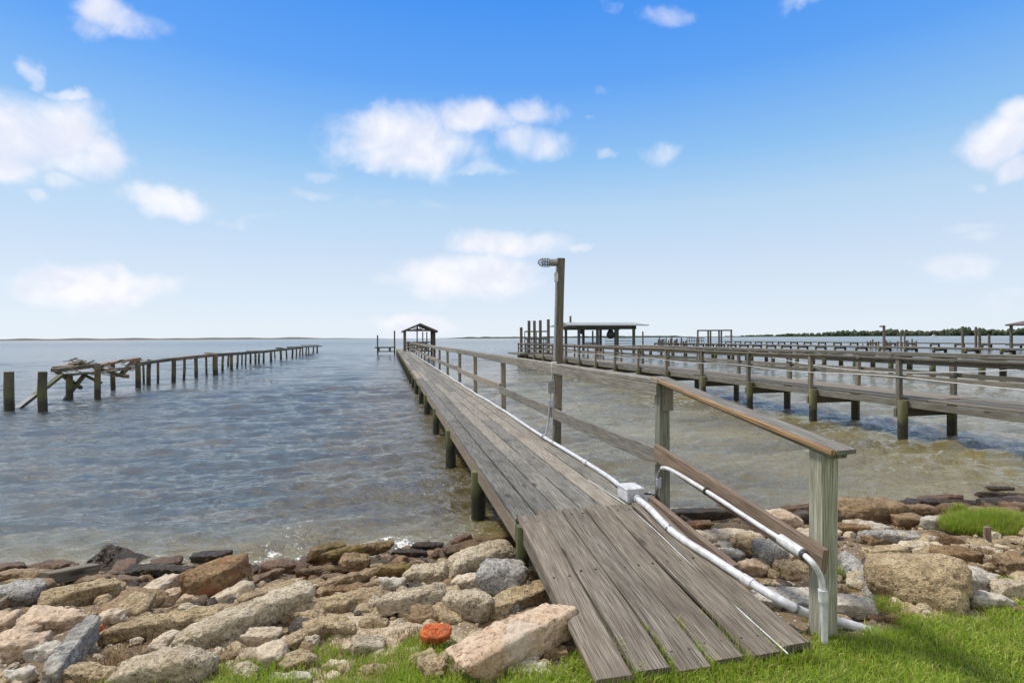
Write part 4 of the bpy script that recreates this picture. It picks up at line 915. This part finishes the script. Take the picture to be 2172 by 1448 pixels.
exec_rocks = [
 # left of the ramp
 ('b', 45, 1225, 105, 42, 'tan', 'flat tan block behind the grey speckled boulder at the left edge', {}),
 ('b', 38, 1262, 95, 62, 'grey', 'grey speckled rounded boulder at the left edge of the picture', dict(sharp=5)),
 ('r', 80, 1290, 258, 1240, 56, 'tan', 'yellow-brown pitted long block beside the grey speckled boulder', {}),
 ('b', 120, 1205, 88, 36, 'brown', 'wet brown rounded rock at the waterline behind the dark beam', dict(sharp=5)),
 ('b', 20, 1207, 75, 34, 'brown', 'wet brown rock at the waterline on the left edge', dict(sharp=6)),
 ('b', 448, 1182, 75, 30, 'dark', 'low dark wet rock awash behind the rust-topped block', dict(z=.0)),
 ('r', 262, 1292, 372, 1232, 46, 'smooth', 'smooth grey-brown log-shaped stone lying tilted among the rubble', dict(sharp=6)),
 ('r', 398, 1262, 520, 1208, 82, 'rust', 'big square block with a rust-orange top', dict(sharp=14, hk=.85)),
 ('r', 325, 1285, 412, 1246, 34, 'pink', 'pinkish angular stone in front of the rust-topped block', {}),
 ('b', 112, 1318, 128, 58, 'pink', 'pinkish flat-faced block left of the upright grey slab', {}),
 ('r', 104, 1452, 188, 1322, 52, 'schist', 'streaky grey slab standing tilted like a blade', dict(sharp=14, hk=.9, bk=.7, lift=.6)),
 ('r', -20, 1385, 100, 1368, 62, 'pink', 'broad pink-grey slab at the lower left edge', dict(sharp=14)),
 ('r', 212, 1348, 505, 1298, 50, 'tan', 'long knobbly shell-concrete piece lying behind the longest one', dict(sharp=7)),
 ('r', 368, 1372, 655, 1262, 66, 'pale', 'longest pale shell-concrete beam, leaning diagonally', dict(sharp=8, lift=.75)),
 ('b', 350, 1418, 180, 88, 'pale', 'broad pale boulder with yellow lichen at the bottom edge', dict(sharp=8)),
 ('b', 337, 1372, 42, 40, 'smooth', 'small upright tan stone on the pale lichened boulder', {}),
 ('b', 38, 1434, 56, 38, 'greyc', 'small grey stone in the bottom left corner', {}),
 ('b', 195, 1434, 105, 44, 'tan', 'yellowish stone at the bottom edge right of the upright grey slab', {}),
 ('r', 505, 1285, 640, 1240, 48, 'tan', 'mottled tan rock tucked behind the top of the longest beam', {}),
 ('b', 405, 1275, 52, 32, 'pink', 'small pink stone between the two long concrete pieces', {}),
 ('b', 305, 1212, 70, 28, 'dark', 'dark wet stone at the waterline left of the rust-topped block', {}),
 ('b', 370, 1212, 80, 30, 'dark', 'dark flat stone at the waterline touching the rust-topped block', {}),
 ('b', 262, 1234, 66, 28, 'brown', 'brown stone between the dark beam and the log-shaped stone', {}),
 ('b', 200, 1232, 70, 26, 'brown', 'brown wet stone under the end of the dark beam', {}),
 ('r', 520, 1245, 592, 1208, 22, 'brown', 'thin brown slab tilted at the water behind the longest beam', dict(sharp=14)),
 ('b', 8, 1322, 46, 50, 'pink', 'pinkish stone cut by the left edge above the broad pink-grey slab', {}),
 ('b', 235, 1310, 40, 34, 'smooth', 'small buff stone left of the dry twigs', {}),
 ('b', 462, 1260, 40, 34, 'rust', 'small orange-brown stone at the foot of the rust-topped block', {}),
 ('b', 560, 1352, 70, 46, 'smooth', 'shaded buff stone under the right end of the longest beam', {}),
 ('b', 100, 1385, 60, 42, 'greyc', 'pale grey stone behind the foot of the upright grey slab', {}),
 ('b', 150, 1268, 60, 30, 'dark', 'dark stone in the gap below the yellow-brown pitted block', dict(zoff=-.06)),
 ('b', 560, 1210, 60, 24, 'dark', 'flat dark stone at the waterline left of the mossy rocks', dict(z=.02)),
 ('b', 620, 1212, 60, 26, 'mossy', 'low mossy stone at the waterline left of the mossy stack', dict(z=.03)),
 ('b', 505, 1215, 60, 26, 'brown', 'brown stone at the waterline right of the rust-topped block', dict(z=.03)),
 # centre
 ('r', 655, 1182, 730, 1160, 40, 'mossy', 'dark mossy rock at the left of the mossy stack', dict(lift=.7)),
 ('r', 688, 1180, 828, 1158, 32, 'mossy', 'long orange-green mossy rock on top of the mossy stack', dict(lift=1.4, sharp=6)),
 ('b', 750, 1195, 66, 46, 'brown', 'rounded reddish-brown rock at the front of the mossy stack', dict(sharp=5, lift=.6)),
 ('b', 680, 1214, 88, 34, 'mossy', 'mossy rock at the lower left of the mossy stack', dict(sharp=6)),
 ('b', 705, 1226, 52, 20, 'brown', 'small dark flat stone below the mossy stack', {}),
 ('r', 683, 1242, 805, 1218, 30, 'tan', 'narrow mottled stone lying below the mossy stack', {}),
 ('b', 848, 1208, 88, 36, 'mossy', 'yellow-green mossy stone right of the mossy stack', dict(sharp=6)),
 ('b', 905, 1220, 92, 42, 'pale', 'pale angular stone above the light elongated rock', {}),
 ('b', 832, 1240, 50, 34, 'greyc', 'flat grey-buff stone between the rough pile and the light elongated rock', {}),
 ('r', 806, 1282, 942, 1256, 48, 'pale', 'light elongated rock with squared ends above the orange brick', dict(sharp=10, lift=.6)),
 ('r', 650, 1300, 812, 1262, 56, 'tan', 'rough crumbly mound of shell concrete in the middle of the bank', dict(sharp=5)),
 ('b', 700, 1330, 120, 46, 'tan', 'low crumbling lump sunk in the sand below the rough mound', dict(sharp=5, lift=.1)),
 ('r', 958, 1205, 1092, 1166, 64, 'pale', 'large pale shelly rock left of the blue-grey boulder', dict(sharp=6, lift=.55)),
 ('r', 940, 1172, 1095, 1140, 34, 'mossy', 'long yellow-brown mossy rock at the waterline beside the pier', dict(sharp=7)),
 ('b', 1069, 1228, 102, 92, 'grey', 'blue-grey speckled rounded boulder beside the ramp', dict(sharp=5, hk=.8, lift=.5)),
 ('b', 1000, 1234, 76, 42, 'smooth', 'smooth buff stone left of the blue-grey boulder', dict(sharp=6)),
 ('b', 992, 1278, 112, 66, 'pale', 'rough pinkish shell-concrete lump below the smooth buff stone', dict(sharp=5, lift=.5)),
 ('b', 910, 1312, 84, 48, 'brown', 'layered brown stone just above the orange brick', dict(sharp=12)),
 ('b', 925, 1340, 66, 40, 'brick', 'bright orange broken brick', dict(sharp=5, lift=1.5, hk=.5, roll=.5, name='brick', cat='brick', grp=None)),
 ('r', 975, 1408, 1190, 1316, 94, 'slab', 'largest flat pinkish slab, stained and cracked, beside the ramp foot', dict(sharp=14, hk=.6, lift=.55)),
 ('r', 1045, 1300, 1175, 1240, 56, 'tan', 'sloping tan rock half under the ramp', {}),
 ('b', 1150, 1392, 90, 46, 'brown', 'shaded dark stone below the largest slab', dict(zoff=-.04)),
 ('b', 1205, 1378, 60, 44, 'tan', 'tan stone under the edge of the ramp foot', dict(zoff=-.04)),
 ('b', 918, 1418, 60, 46, 'tan', 'mottled stone at the lower left corner of the largest slab', {}),
 ('b', 1115, 1425, 80, 36, 'greyc', 'grey stone in the grass below the largest slab', dict(zoff=-.03)),
 ('r', 604, 1374, 694, 1325, 36, 'tan', 'narrow tan stone set in the bank right of the longest beam', {}),
 ('b', 658, 1362, 34, 30, 'pale', 'small pale stone beside the narrow tan stone', {}),
 ('b', 780, 1362, 60, 26, 'pale', 'pale chip half buried in the sand', dict(lift=.15)),
 ('b', 720, 1412, 54, 28, 'smooth', 'flat buff stone in the weeds at the bottom of the bank', dict(lift=.15)),
 ('b', 612, 1440, 90, 24, 'greyc', 'grey stone flush with the weeds on the bottom edge', dict(lift=.15)),
 ('b', 905, 1158, 60, 20, 'dark', 'small dark rock in the surf between the mossy stack and the pier', dict(z=.0)),
 ('b', 870, 1175, 66, 24, 'dark', 'dark rock at the water just above the yellow-green mossy stone', dict(z=.02)),
 ('b', 1060, 1150, 80, 30, 'mossy', 'mossy rock in the shade at the first pier pile', {}),
 ('b', 1140, 1180, 70, 36, 'dark', 'dark rock under the start of the ramp', {}),
 ('b', 620, 1248, 70, 30, 'rust', 'rusty brown stone above the right end of the longest beam', {}),
 ('b', 770, 1245, 46, 22, 'brown', 'brown sliver of stone right of the narrow mottled stone', {}),
 ('b', 950, 1262, 50, 36, 'tan', 'tan stone squeezed between the elongated rock and the pinkish lump', dict(zoff=-.02)),
 # right of the ramp
 ('r', 1420, 1098, 1560, 1088, 38, 'dark', 'long black barnacled rock at the waterline behind the second rail post', dict(sharp=7)),
 ('b', 1472, 1116, 72, 26, 'rust', 'small orange-tan stone under the black barnacled rock', {}),
 ('r', 1462, 1150, 1602, 1128, 46, 'smooth', 'flat light slab with a clean top beside the ramp', dict(sharp=14, hk=.5, lift=.7)),
 ('b', 1650, 1106, 100, 56, 'pink', 'peach-coloured rounded block behind the sloping rail', dict(sharp=8, lift=.6)),
 ('b', 1735, 1100, 110, 42, 'dark', 'black shell-crusted rock behind the end post', {}),
 ('b', 1845, 1085, 158, 72, 'brown', 'big rounded brown rock at the waterline right of the end post', dict(sharp=6)),
 ('r', 1915, 1072, 2085, 1066, 26, 'dark', 'long flat dark weed-covered rock in the surf', dict(sharp=8)),
 ('r', 2070, 1054, 2200, 1056, 26, 'dark', 'dark flat rock in the surf at the right edge', dict(sharp=8)),
 ('b', 1810, 1122, 66, 28, 'rust', 'orange-brown stone below the big rounded brown rock', {}),
 ('r', 1820, 1134, 1945, 1146, 36, 'grey', 'grey and black crusted rock in the middle of the right bank', dict(sharp=6)),
 ('b', 1984, 1112, 58, 34, 'greyc', 'grey-topped square stone left of the green bush', dict(sharp=14)),
 ('b', 1925, 1105, 66, 40, 'brown', 'brown stone between the big brown rock and the grey-topped stone', {}),
 ('b', 2105, 1088, 120, 36, 'brown', 'smooth brown rock behind the green bush', dict(sharp=6)),
 ('b', 2170, 1080, 70, 34, 'brown', 'brown rock cut by the right edge above the green bush', {}),
 ('b', 1598, 1158, 62, 56, 'tan', 'rounded tan stone right of the flat light slab', dict(sharp=6)),
 ('b', 1635, 1176, 58, 72, 'grey', 'grey speckled stone standing on end under the pale conduit', dict(sharp=6, hk=.85)),
 ('b', 1682, 1210, 84, 46, 'tan', 'rounded yellowish stone just left of the end post', dict(sharp=5)),
 ('b', 1598, 1204, 60, 40, 'pink', 'small pinkish stone beside the ramp near the grey slab', {}),
 ('b', 1552, 1180, 52, 34, 'greyc', 'small pale grey stone against the ramp', {}),
 ('b', 1530, 1165, 54, 26, 'dark', 'small dark speckled stone below the flat light slab', {}),
 ('r', 1585, 1262, 1850, 1290, 66, 'greyc', 'large flat grey concrete slab behind the end post', dict(sharp=16, hk=.45, lift=.75)),
 ('r', 1782, 1182, 1868, 1262, 46, 'grey', 'dark grey speckled stone leaning on the huge tan boulder', dict(sharp=8)),
 ('b', 1760, 1190, 60, 36, 'brown', 'brown stone right behind the end post', {}),
 ('r', 1835, 1205, 2062, 1268, 122, 'tan', 'huge tan boulder, biggest on the right bank', dict(sharp=7, hk=.75)),
 ('b', 2060, 1232, 100, 70, 'greyc', 'smooth rounded grey boulder right of the huge tan boulder', dict(sharp=5, hk=.8)),
 ('b', 2098, 1274, 84, 42, 'greyc', 'low grey stone in front of the smooth rounded grey boulder', dict(sharp=6)),
 ('b', 2152, 1252, 92, 52, 'pale', 'pale cracked stone at the right edge above the grass', {}),
 ('b', 2025, 1184, 84, 46, 'rust', 'reddish-brown blunt stone behind the smooth rounded grey boulder', dict(sharp=12)),
 ('b', 1952, 1162, 104, 30, 'smooth', 'flat beige stone behind the huge tan boulder', {}),
 ('b', 1880, 1172, 90, 30, 'tan', 'tan stone behind the left shoulder of the huge tan boulder', {}),
 ('b', 1882, 1312, 66, 18, 'rust', 'reddish chip at the grass edge in front of the huge tan boulder', dict(lift=.2)),
 ('b', 2150, 1292, 60, 18, 'brown', 'brown sliver of stone at the grass edge on the right', dict(lift=.2)),
 ('b', 2150, 1200, 60, 50, 'brown', 'dark brown stone at the right edge under the matted roots', {}),
 ('b', 1720, 1140, 90, 36, 'smooth', 'light flat stone just left of the end post, below the black crusted rock', {}),
 ('b', 2120, 1038, 50, 14, 'dark', 'tiny dark rock breaking the surf near the right edge', dict(z=.0)),
 ('b', 1960, 1085, 70, 36, 'brown', 'brown rock behind the grey-topped square stone', dict(sharp=7)),
 ('b', 2030, 1082, 80, 34, 'mossy', 'mossy brown rock just left of the feathery bush', dict(sharp=7)),
 ('b', 2000, 1060, 90, 24, 'brown', 'low wet brown rock behind the long flat weed-covered rock', dict(z=.02)),
 ('b', 2125, 1068, 90, 28, 'dark', 'dark wet rock between the surf and the feathery bush', dict(z=.05)),
 ('b', 2172, 1064, 80, 28, 'brown', 'wet brown rock cut by the right edge in front of the surf', dict(z=.05)),
 ('b', 1900, 1075, 80, 26, 'dark', 'dark stone touching the right end of the big rounded brown rock', dict(z=.04)),
 ('b', 1790, 1070, 60, 24, 'mossy', 'mossy stone at the water just right of the end post', dict(z=.03)),
 ('b', 1700, 1082, 80, 24, 'brown', 'low brown stone at the water behind the peach-coloured block', dict(z=.03)),
 ('b', 1560, 1078, 70, 22, 'mossy', 'low mossy stone at the water right of the black barnacled rock', dict(z=.02)),
 ('b', 1860, 1148, 56, 26, 'brown', 'small brown stone in front of the grey and black crusted rock', {}),
 ('b', 2060, 1170, 70, 34, 'tan', 'tan stone poking out of the matted roots', {}),
 ('b', 60, 1300, 60, 26, 'brown', 'dark brown stone in the gap below the grey speckled boulder', dict(zoff=-.03)),
 ('b', 480, 1310, 60, 30, 'brown', 'brown stone wedged under the upper end of the knobbly shell-concrete piece', dict(zoff=-.03)),
 ('b', 590, 1300, 60, 30, 'rust', 'rusty stone in the shade beneath the middle of the longest beam', dict(zoff=-.04)),
 ('b', 730, 1255, 70, 26, 'rust', 'rust-brown stone between the narrow mottled stone and the rough mound', {}),
 ('b', 880, 1265, 60, 30, 'brown', 'brown stone behind the light elongated rock', dict(zoff=-.02)),
 ('b', 1700, 1230, 70, 26, 'brown', 'brown stone in front of the rounded yellowish stone', dict(zoff=-.03)),
]
for q in exec_rocks:
    if q[0] == 'b': blob(q[1], q[2], q[3], q[4], q[5], q[6], **q[7])
    else: rock(q[1], q[2], q[3], q[4], q[5], q[6], q[7], **q[8])
blob(207, 1329, 26, 18, 'brick', 'small red-orange brick piece beside the streaky grey slab', sharp=12, lift=.8, name='brick', cat='brick', grp=None)
def spike(cx, cy, w, h, mk, label):
    b = P(cx, cy, 0); k_ = b.y / F; V0 = ico4.copy(); ht = h * k_ * 1.1
    pl_ = np.array([[-.75, -.1, .62], [.62, -.15, .72], [.1, -.75, .45], [0, .8, .5], [0, 0, -1]]); pl_ /= np.linalg.norm(pl_, axis=1)[:, None]; hh_ = np.array([.55, .62, .6, .6, .7])
    dt = np.clip(V0 @ pl_.T, 0, None) / hh_; r_ = (dt ** 16).sum(1) ** (-1 / 16); v = V0 * r_[:, None] * (w * k_ * .52, w * k_ * .45, ht * .80)
    n_ = np.array([noise.turbulence(Vector(q) * 18, 4, False) * .02 + noise.noise(Vector(q) * 7) * .02 for q in v]); v = v + V0 * n_[:, None]
    o = bpy.data.objects.new('rock', mesh_np('rock', v, ico4f, M[mk], True)); link(o, None); o.location = b + Vector((0, 0, ht * .12)); tag(o, label, 'rock', 'rocks and concrete rubble along the shore')
spike(230, 1192, 95, 44, 'dark', 'dark pointed rock standing alone in the water')
# dark wet beam lying on the rocks at the left
p0, p1 = P(92, 1228, .22), P(200, 1207, .14)
tag(MB().beam(p0, p1, .10, .09, segs=3, wob=.004).build('timber_beam', M['dpost']), 'dark wet timber beam lying on the rocks at the waterline on the left', 'timber')
# small upright stake in the roots
q = P(2096, 1150, .28); tag(MB().beam(q + Vector((0, 0, -.08)), q + Vector((-.01, 0, .13)), .05, .03, up=(0, 1, 0)).build('stake', M['tanw']), 'short broken wooden stake in front of the green bush', 'stake')

# loose rubble
def rubble(name, nst, smin, smax, keys, kind_label):
    Vv = []; Ff = []; b = 0; mi = []
    for k in range(nst):
        x = random.uniform(-6.5, 9); g0 = float(np.interp(x, *GE)); w0 = float(np.interp(x, *WE)); y = g0 + .05 + (w0 - g0 + .1) * random.random()
        sc = smin + (smax - smin) * random.random() ** 2.2
        rr_ = random.Random(k); v = ico2 * (1 + .35 * (rng.random((len(ico2), 1)) - .5)); 
        v = v * (sc * random.uniform(.7, 1.4), sc * random.uniform(.6, 1.1), sc * random.uniform(.45, .8))
        a_ = random.random() * 6.28; ca, sa = math.cos(a_), math.sin(a_); v = v @ np.array([[ca, sa, 0], [-sa, ca, 0], [0, 0, 1]])
        Vv.append(v + (x, y, H1(x, y) + sc * .15)); Ff.append(ico2f + b); b += len(ico2); mi += [random.randrange(len(keys))] * len(ico2f)
    o = obj_np(name, mesh_np(name, np.concatenate(Vv), np.concatenate(Ff), [M[k_] for k_ in keys], False, midx=mi)); tag(o, kind_label, 'rubble', kind='stuff')
rubble('rubble', 5200, .012, .07, ['tan', 'brown', 'tan', 'dark', 'smooth', 'pale', 'mossy'], 'loose broken shell and stone rubble filling the gaps between the rocks')

# single broken stones, big enough to count
sm = []
for k, mk in enumerate(['tan', 'brown', 'tan', 'dark', 'smooth', 'pale', 'mossy', 'pink', 'greyc', 'brown', 'rust', 'tan']):
    v, f_ = rock_mesh(.10, .075, .055, 14, 300 + k, False, .8); sm.append(mesh_np('stone', v, f_, M[mk], True))
for k in range(165):
    x = random.uniform(-5.6, 7.6); g0 = float(np.interp(x, *GE)); w0 = float(np.interp(x, *WE)); q = random.random()
    if -.5 < x < 1.9 and random.random() < .5: continue
    y = g0 + .12 + (w0 - g0) * q
    o = bpy.data.objects.new('stone', random.choice([sm[i] for i in ((1, 3, 6, 9, 10) if q > .78 else (0, 2, 4, 5, 7, 8, 11, 1))])); link(o, None)
    sc = random.uniform(.65, 1.35); o.scale = (sc, sc, sc); o.location = (x, y, H1(x, y) + .02 * sc); o.rotation_euler = (random.uniform(-.4, .4), random.uniform(-.3, .3), random.random() * 6.28)
    tag(o, 'small broken stone wedged among the bigger rocks of the bank', 'stone', 'small broken stones between the big rocks')

# weeds, twigs and roots
for (x, y, rd, nb, h, mk, lb) in (
 (600, 1425, .28, 1500, .09, 'weed', 'bright green weeds at the bottom edge below the longest beam'),
 (545, 1440, .16, 700, .10, 'weed', 'small clump of weeds at the bottom edge right of the lichened boulder'),
 (715, 1338, .10, 500, .05, 'weed', 'low patch of green in the sandy middle of the bank'),
 (900, 1385, .17, 1400, .10, 'weed', 'yellow-green tuft below the orange brick'),
 (830, 1425, .30, 2600, .09, 'weed', 'grassy weeds along the bottom edge left of the largest slab'),
 (1240, 1405, .10, 500, .07, 'weed', 'green tuft beside the ramp foot'),
 (1775, 1225, .09, 260, .15, 'weed', 'spiky green tuft just right of the end post'),
 (1870, 1290, .12, 400, .12, 'weed', 'dark green tuft between the grey slab and the huge tan boulder'),
 (690, 1392, .14, 500, .06, 'weed', 'thin green patch on the sand below the narrow tan stone'),
 (470, 1432, .12, 350, .08, 'weed', 'sparse weeds at the bottom edge beside the lichened boulder'),
 (2140, 1240, .10, 260, .09, 'weed', 'little green tuft by the pale cracked stone at the right edge'),
 (640, 1352, .12, 260, .06, 'straw', 'wispy dry grass at the lower end of the narrow tan stone'),
 (520, 1400, .25, 350, .10, 'straw', 'dry straw lying below the longest beam'),
 (300, 1385, .3, 500, .10, 'straw', 'dry straw and twigs between the upright grey slab and the lichened boulder'),
 (250, 1300, .16, 200, .12, 'straw', 'bleached dry twigs beside the log-shaped stone'),
 (880, 1350, .12, 350, .08, 'straw', 'dry grass left of the orange brick'),
 (760, 1390, .35, 700, .05, 'straw', 'thin dead grass on the sandy bank'),
 (225, 1430, .2, 500, .10, 'root', 'purple-brown dead roots at the bottom edge')):
    tuft('weed_patch' if mk == 'weed' else 'dry_grass', x, y, rd, nb, h, M[mk], lb, 'weeds' if mk == 'weed' else 'dry grass')
tuft('green_bush', 2112, 1122, .50, 12000, .20, M['weed'], 'feathery bright green bush on the rocks at the right edge', 'plant', z=.20, wid=.0022, flat=.5)
tuft('green_bush', 2035, 1092, .12, 500, .12, M['weed'], 'small green sprig at the left tip of the feathery bush', 'plant', z=.22, flat=.6)
tuft('root_mat', 2085, 1190, .34, 5200, .09, M['root'], 'matted brown roots draped over the rocks below the green bush', 'roots', z=.27, lean=1.4, flat=.6)
tuft('root_mat', 2005, 1158, .2, 1800, .07, M['root'], 'small mat of brown roots behind the reddish-brown blunt stone', 'roots', z=.22, lean=1.4, flat=.6)
# a few blades coming up through the ramp gaps
gp_ = []
for b in range(1, NB):
    for k in range(70):
        s_ = -RL + random.random() ** 2.2 * .40; gp_.append(tuple(Q3(s_, b * BW + random.uniform(-.012, .012), deckz(s_) - .04)))
for k in range(700):
    s_ = -RL - random.random() * .03; w_ = random.random() * WD; gp_.append(tuple(Q3(s_, w_, .40)))
gp_ = np.array(gp_); o = blades('gap_grass', gp_, .05 + .04 * rng.random(len(gp_)), M['weed'], .6, .0022); tag(o, 'grass growing up through the gaps and around the foot of the ramp', 'grass')
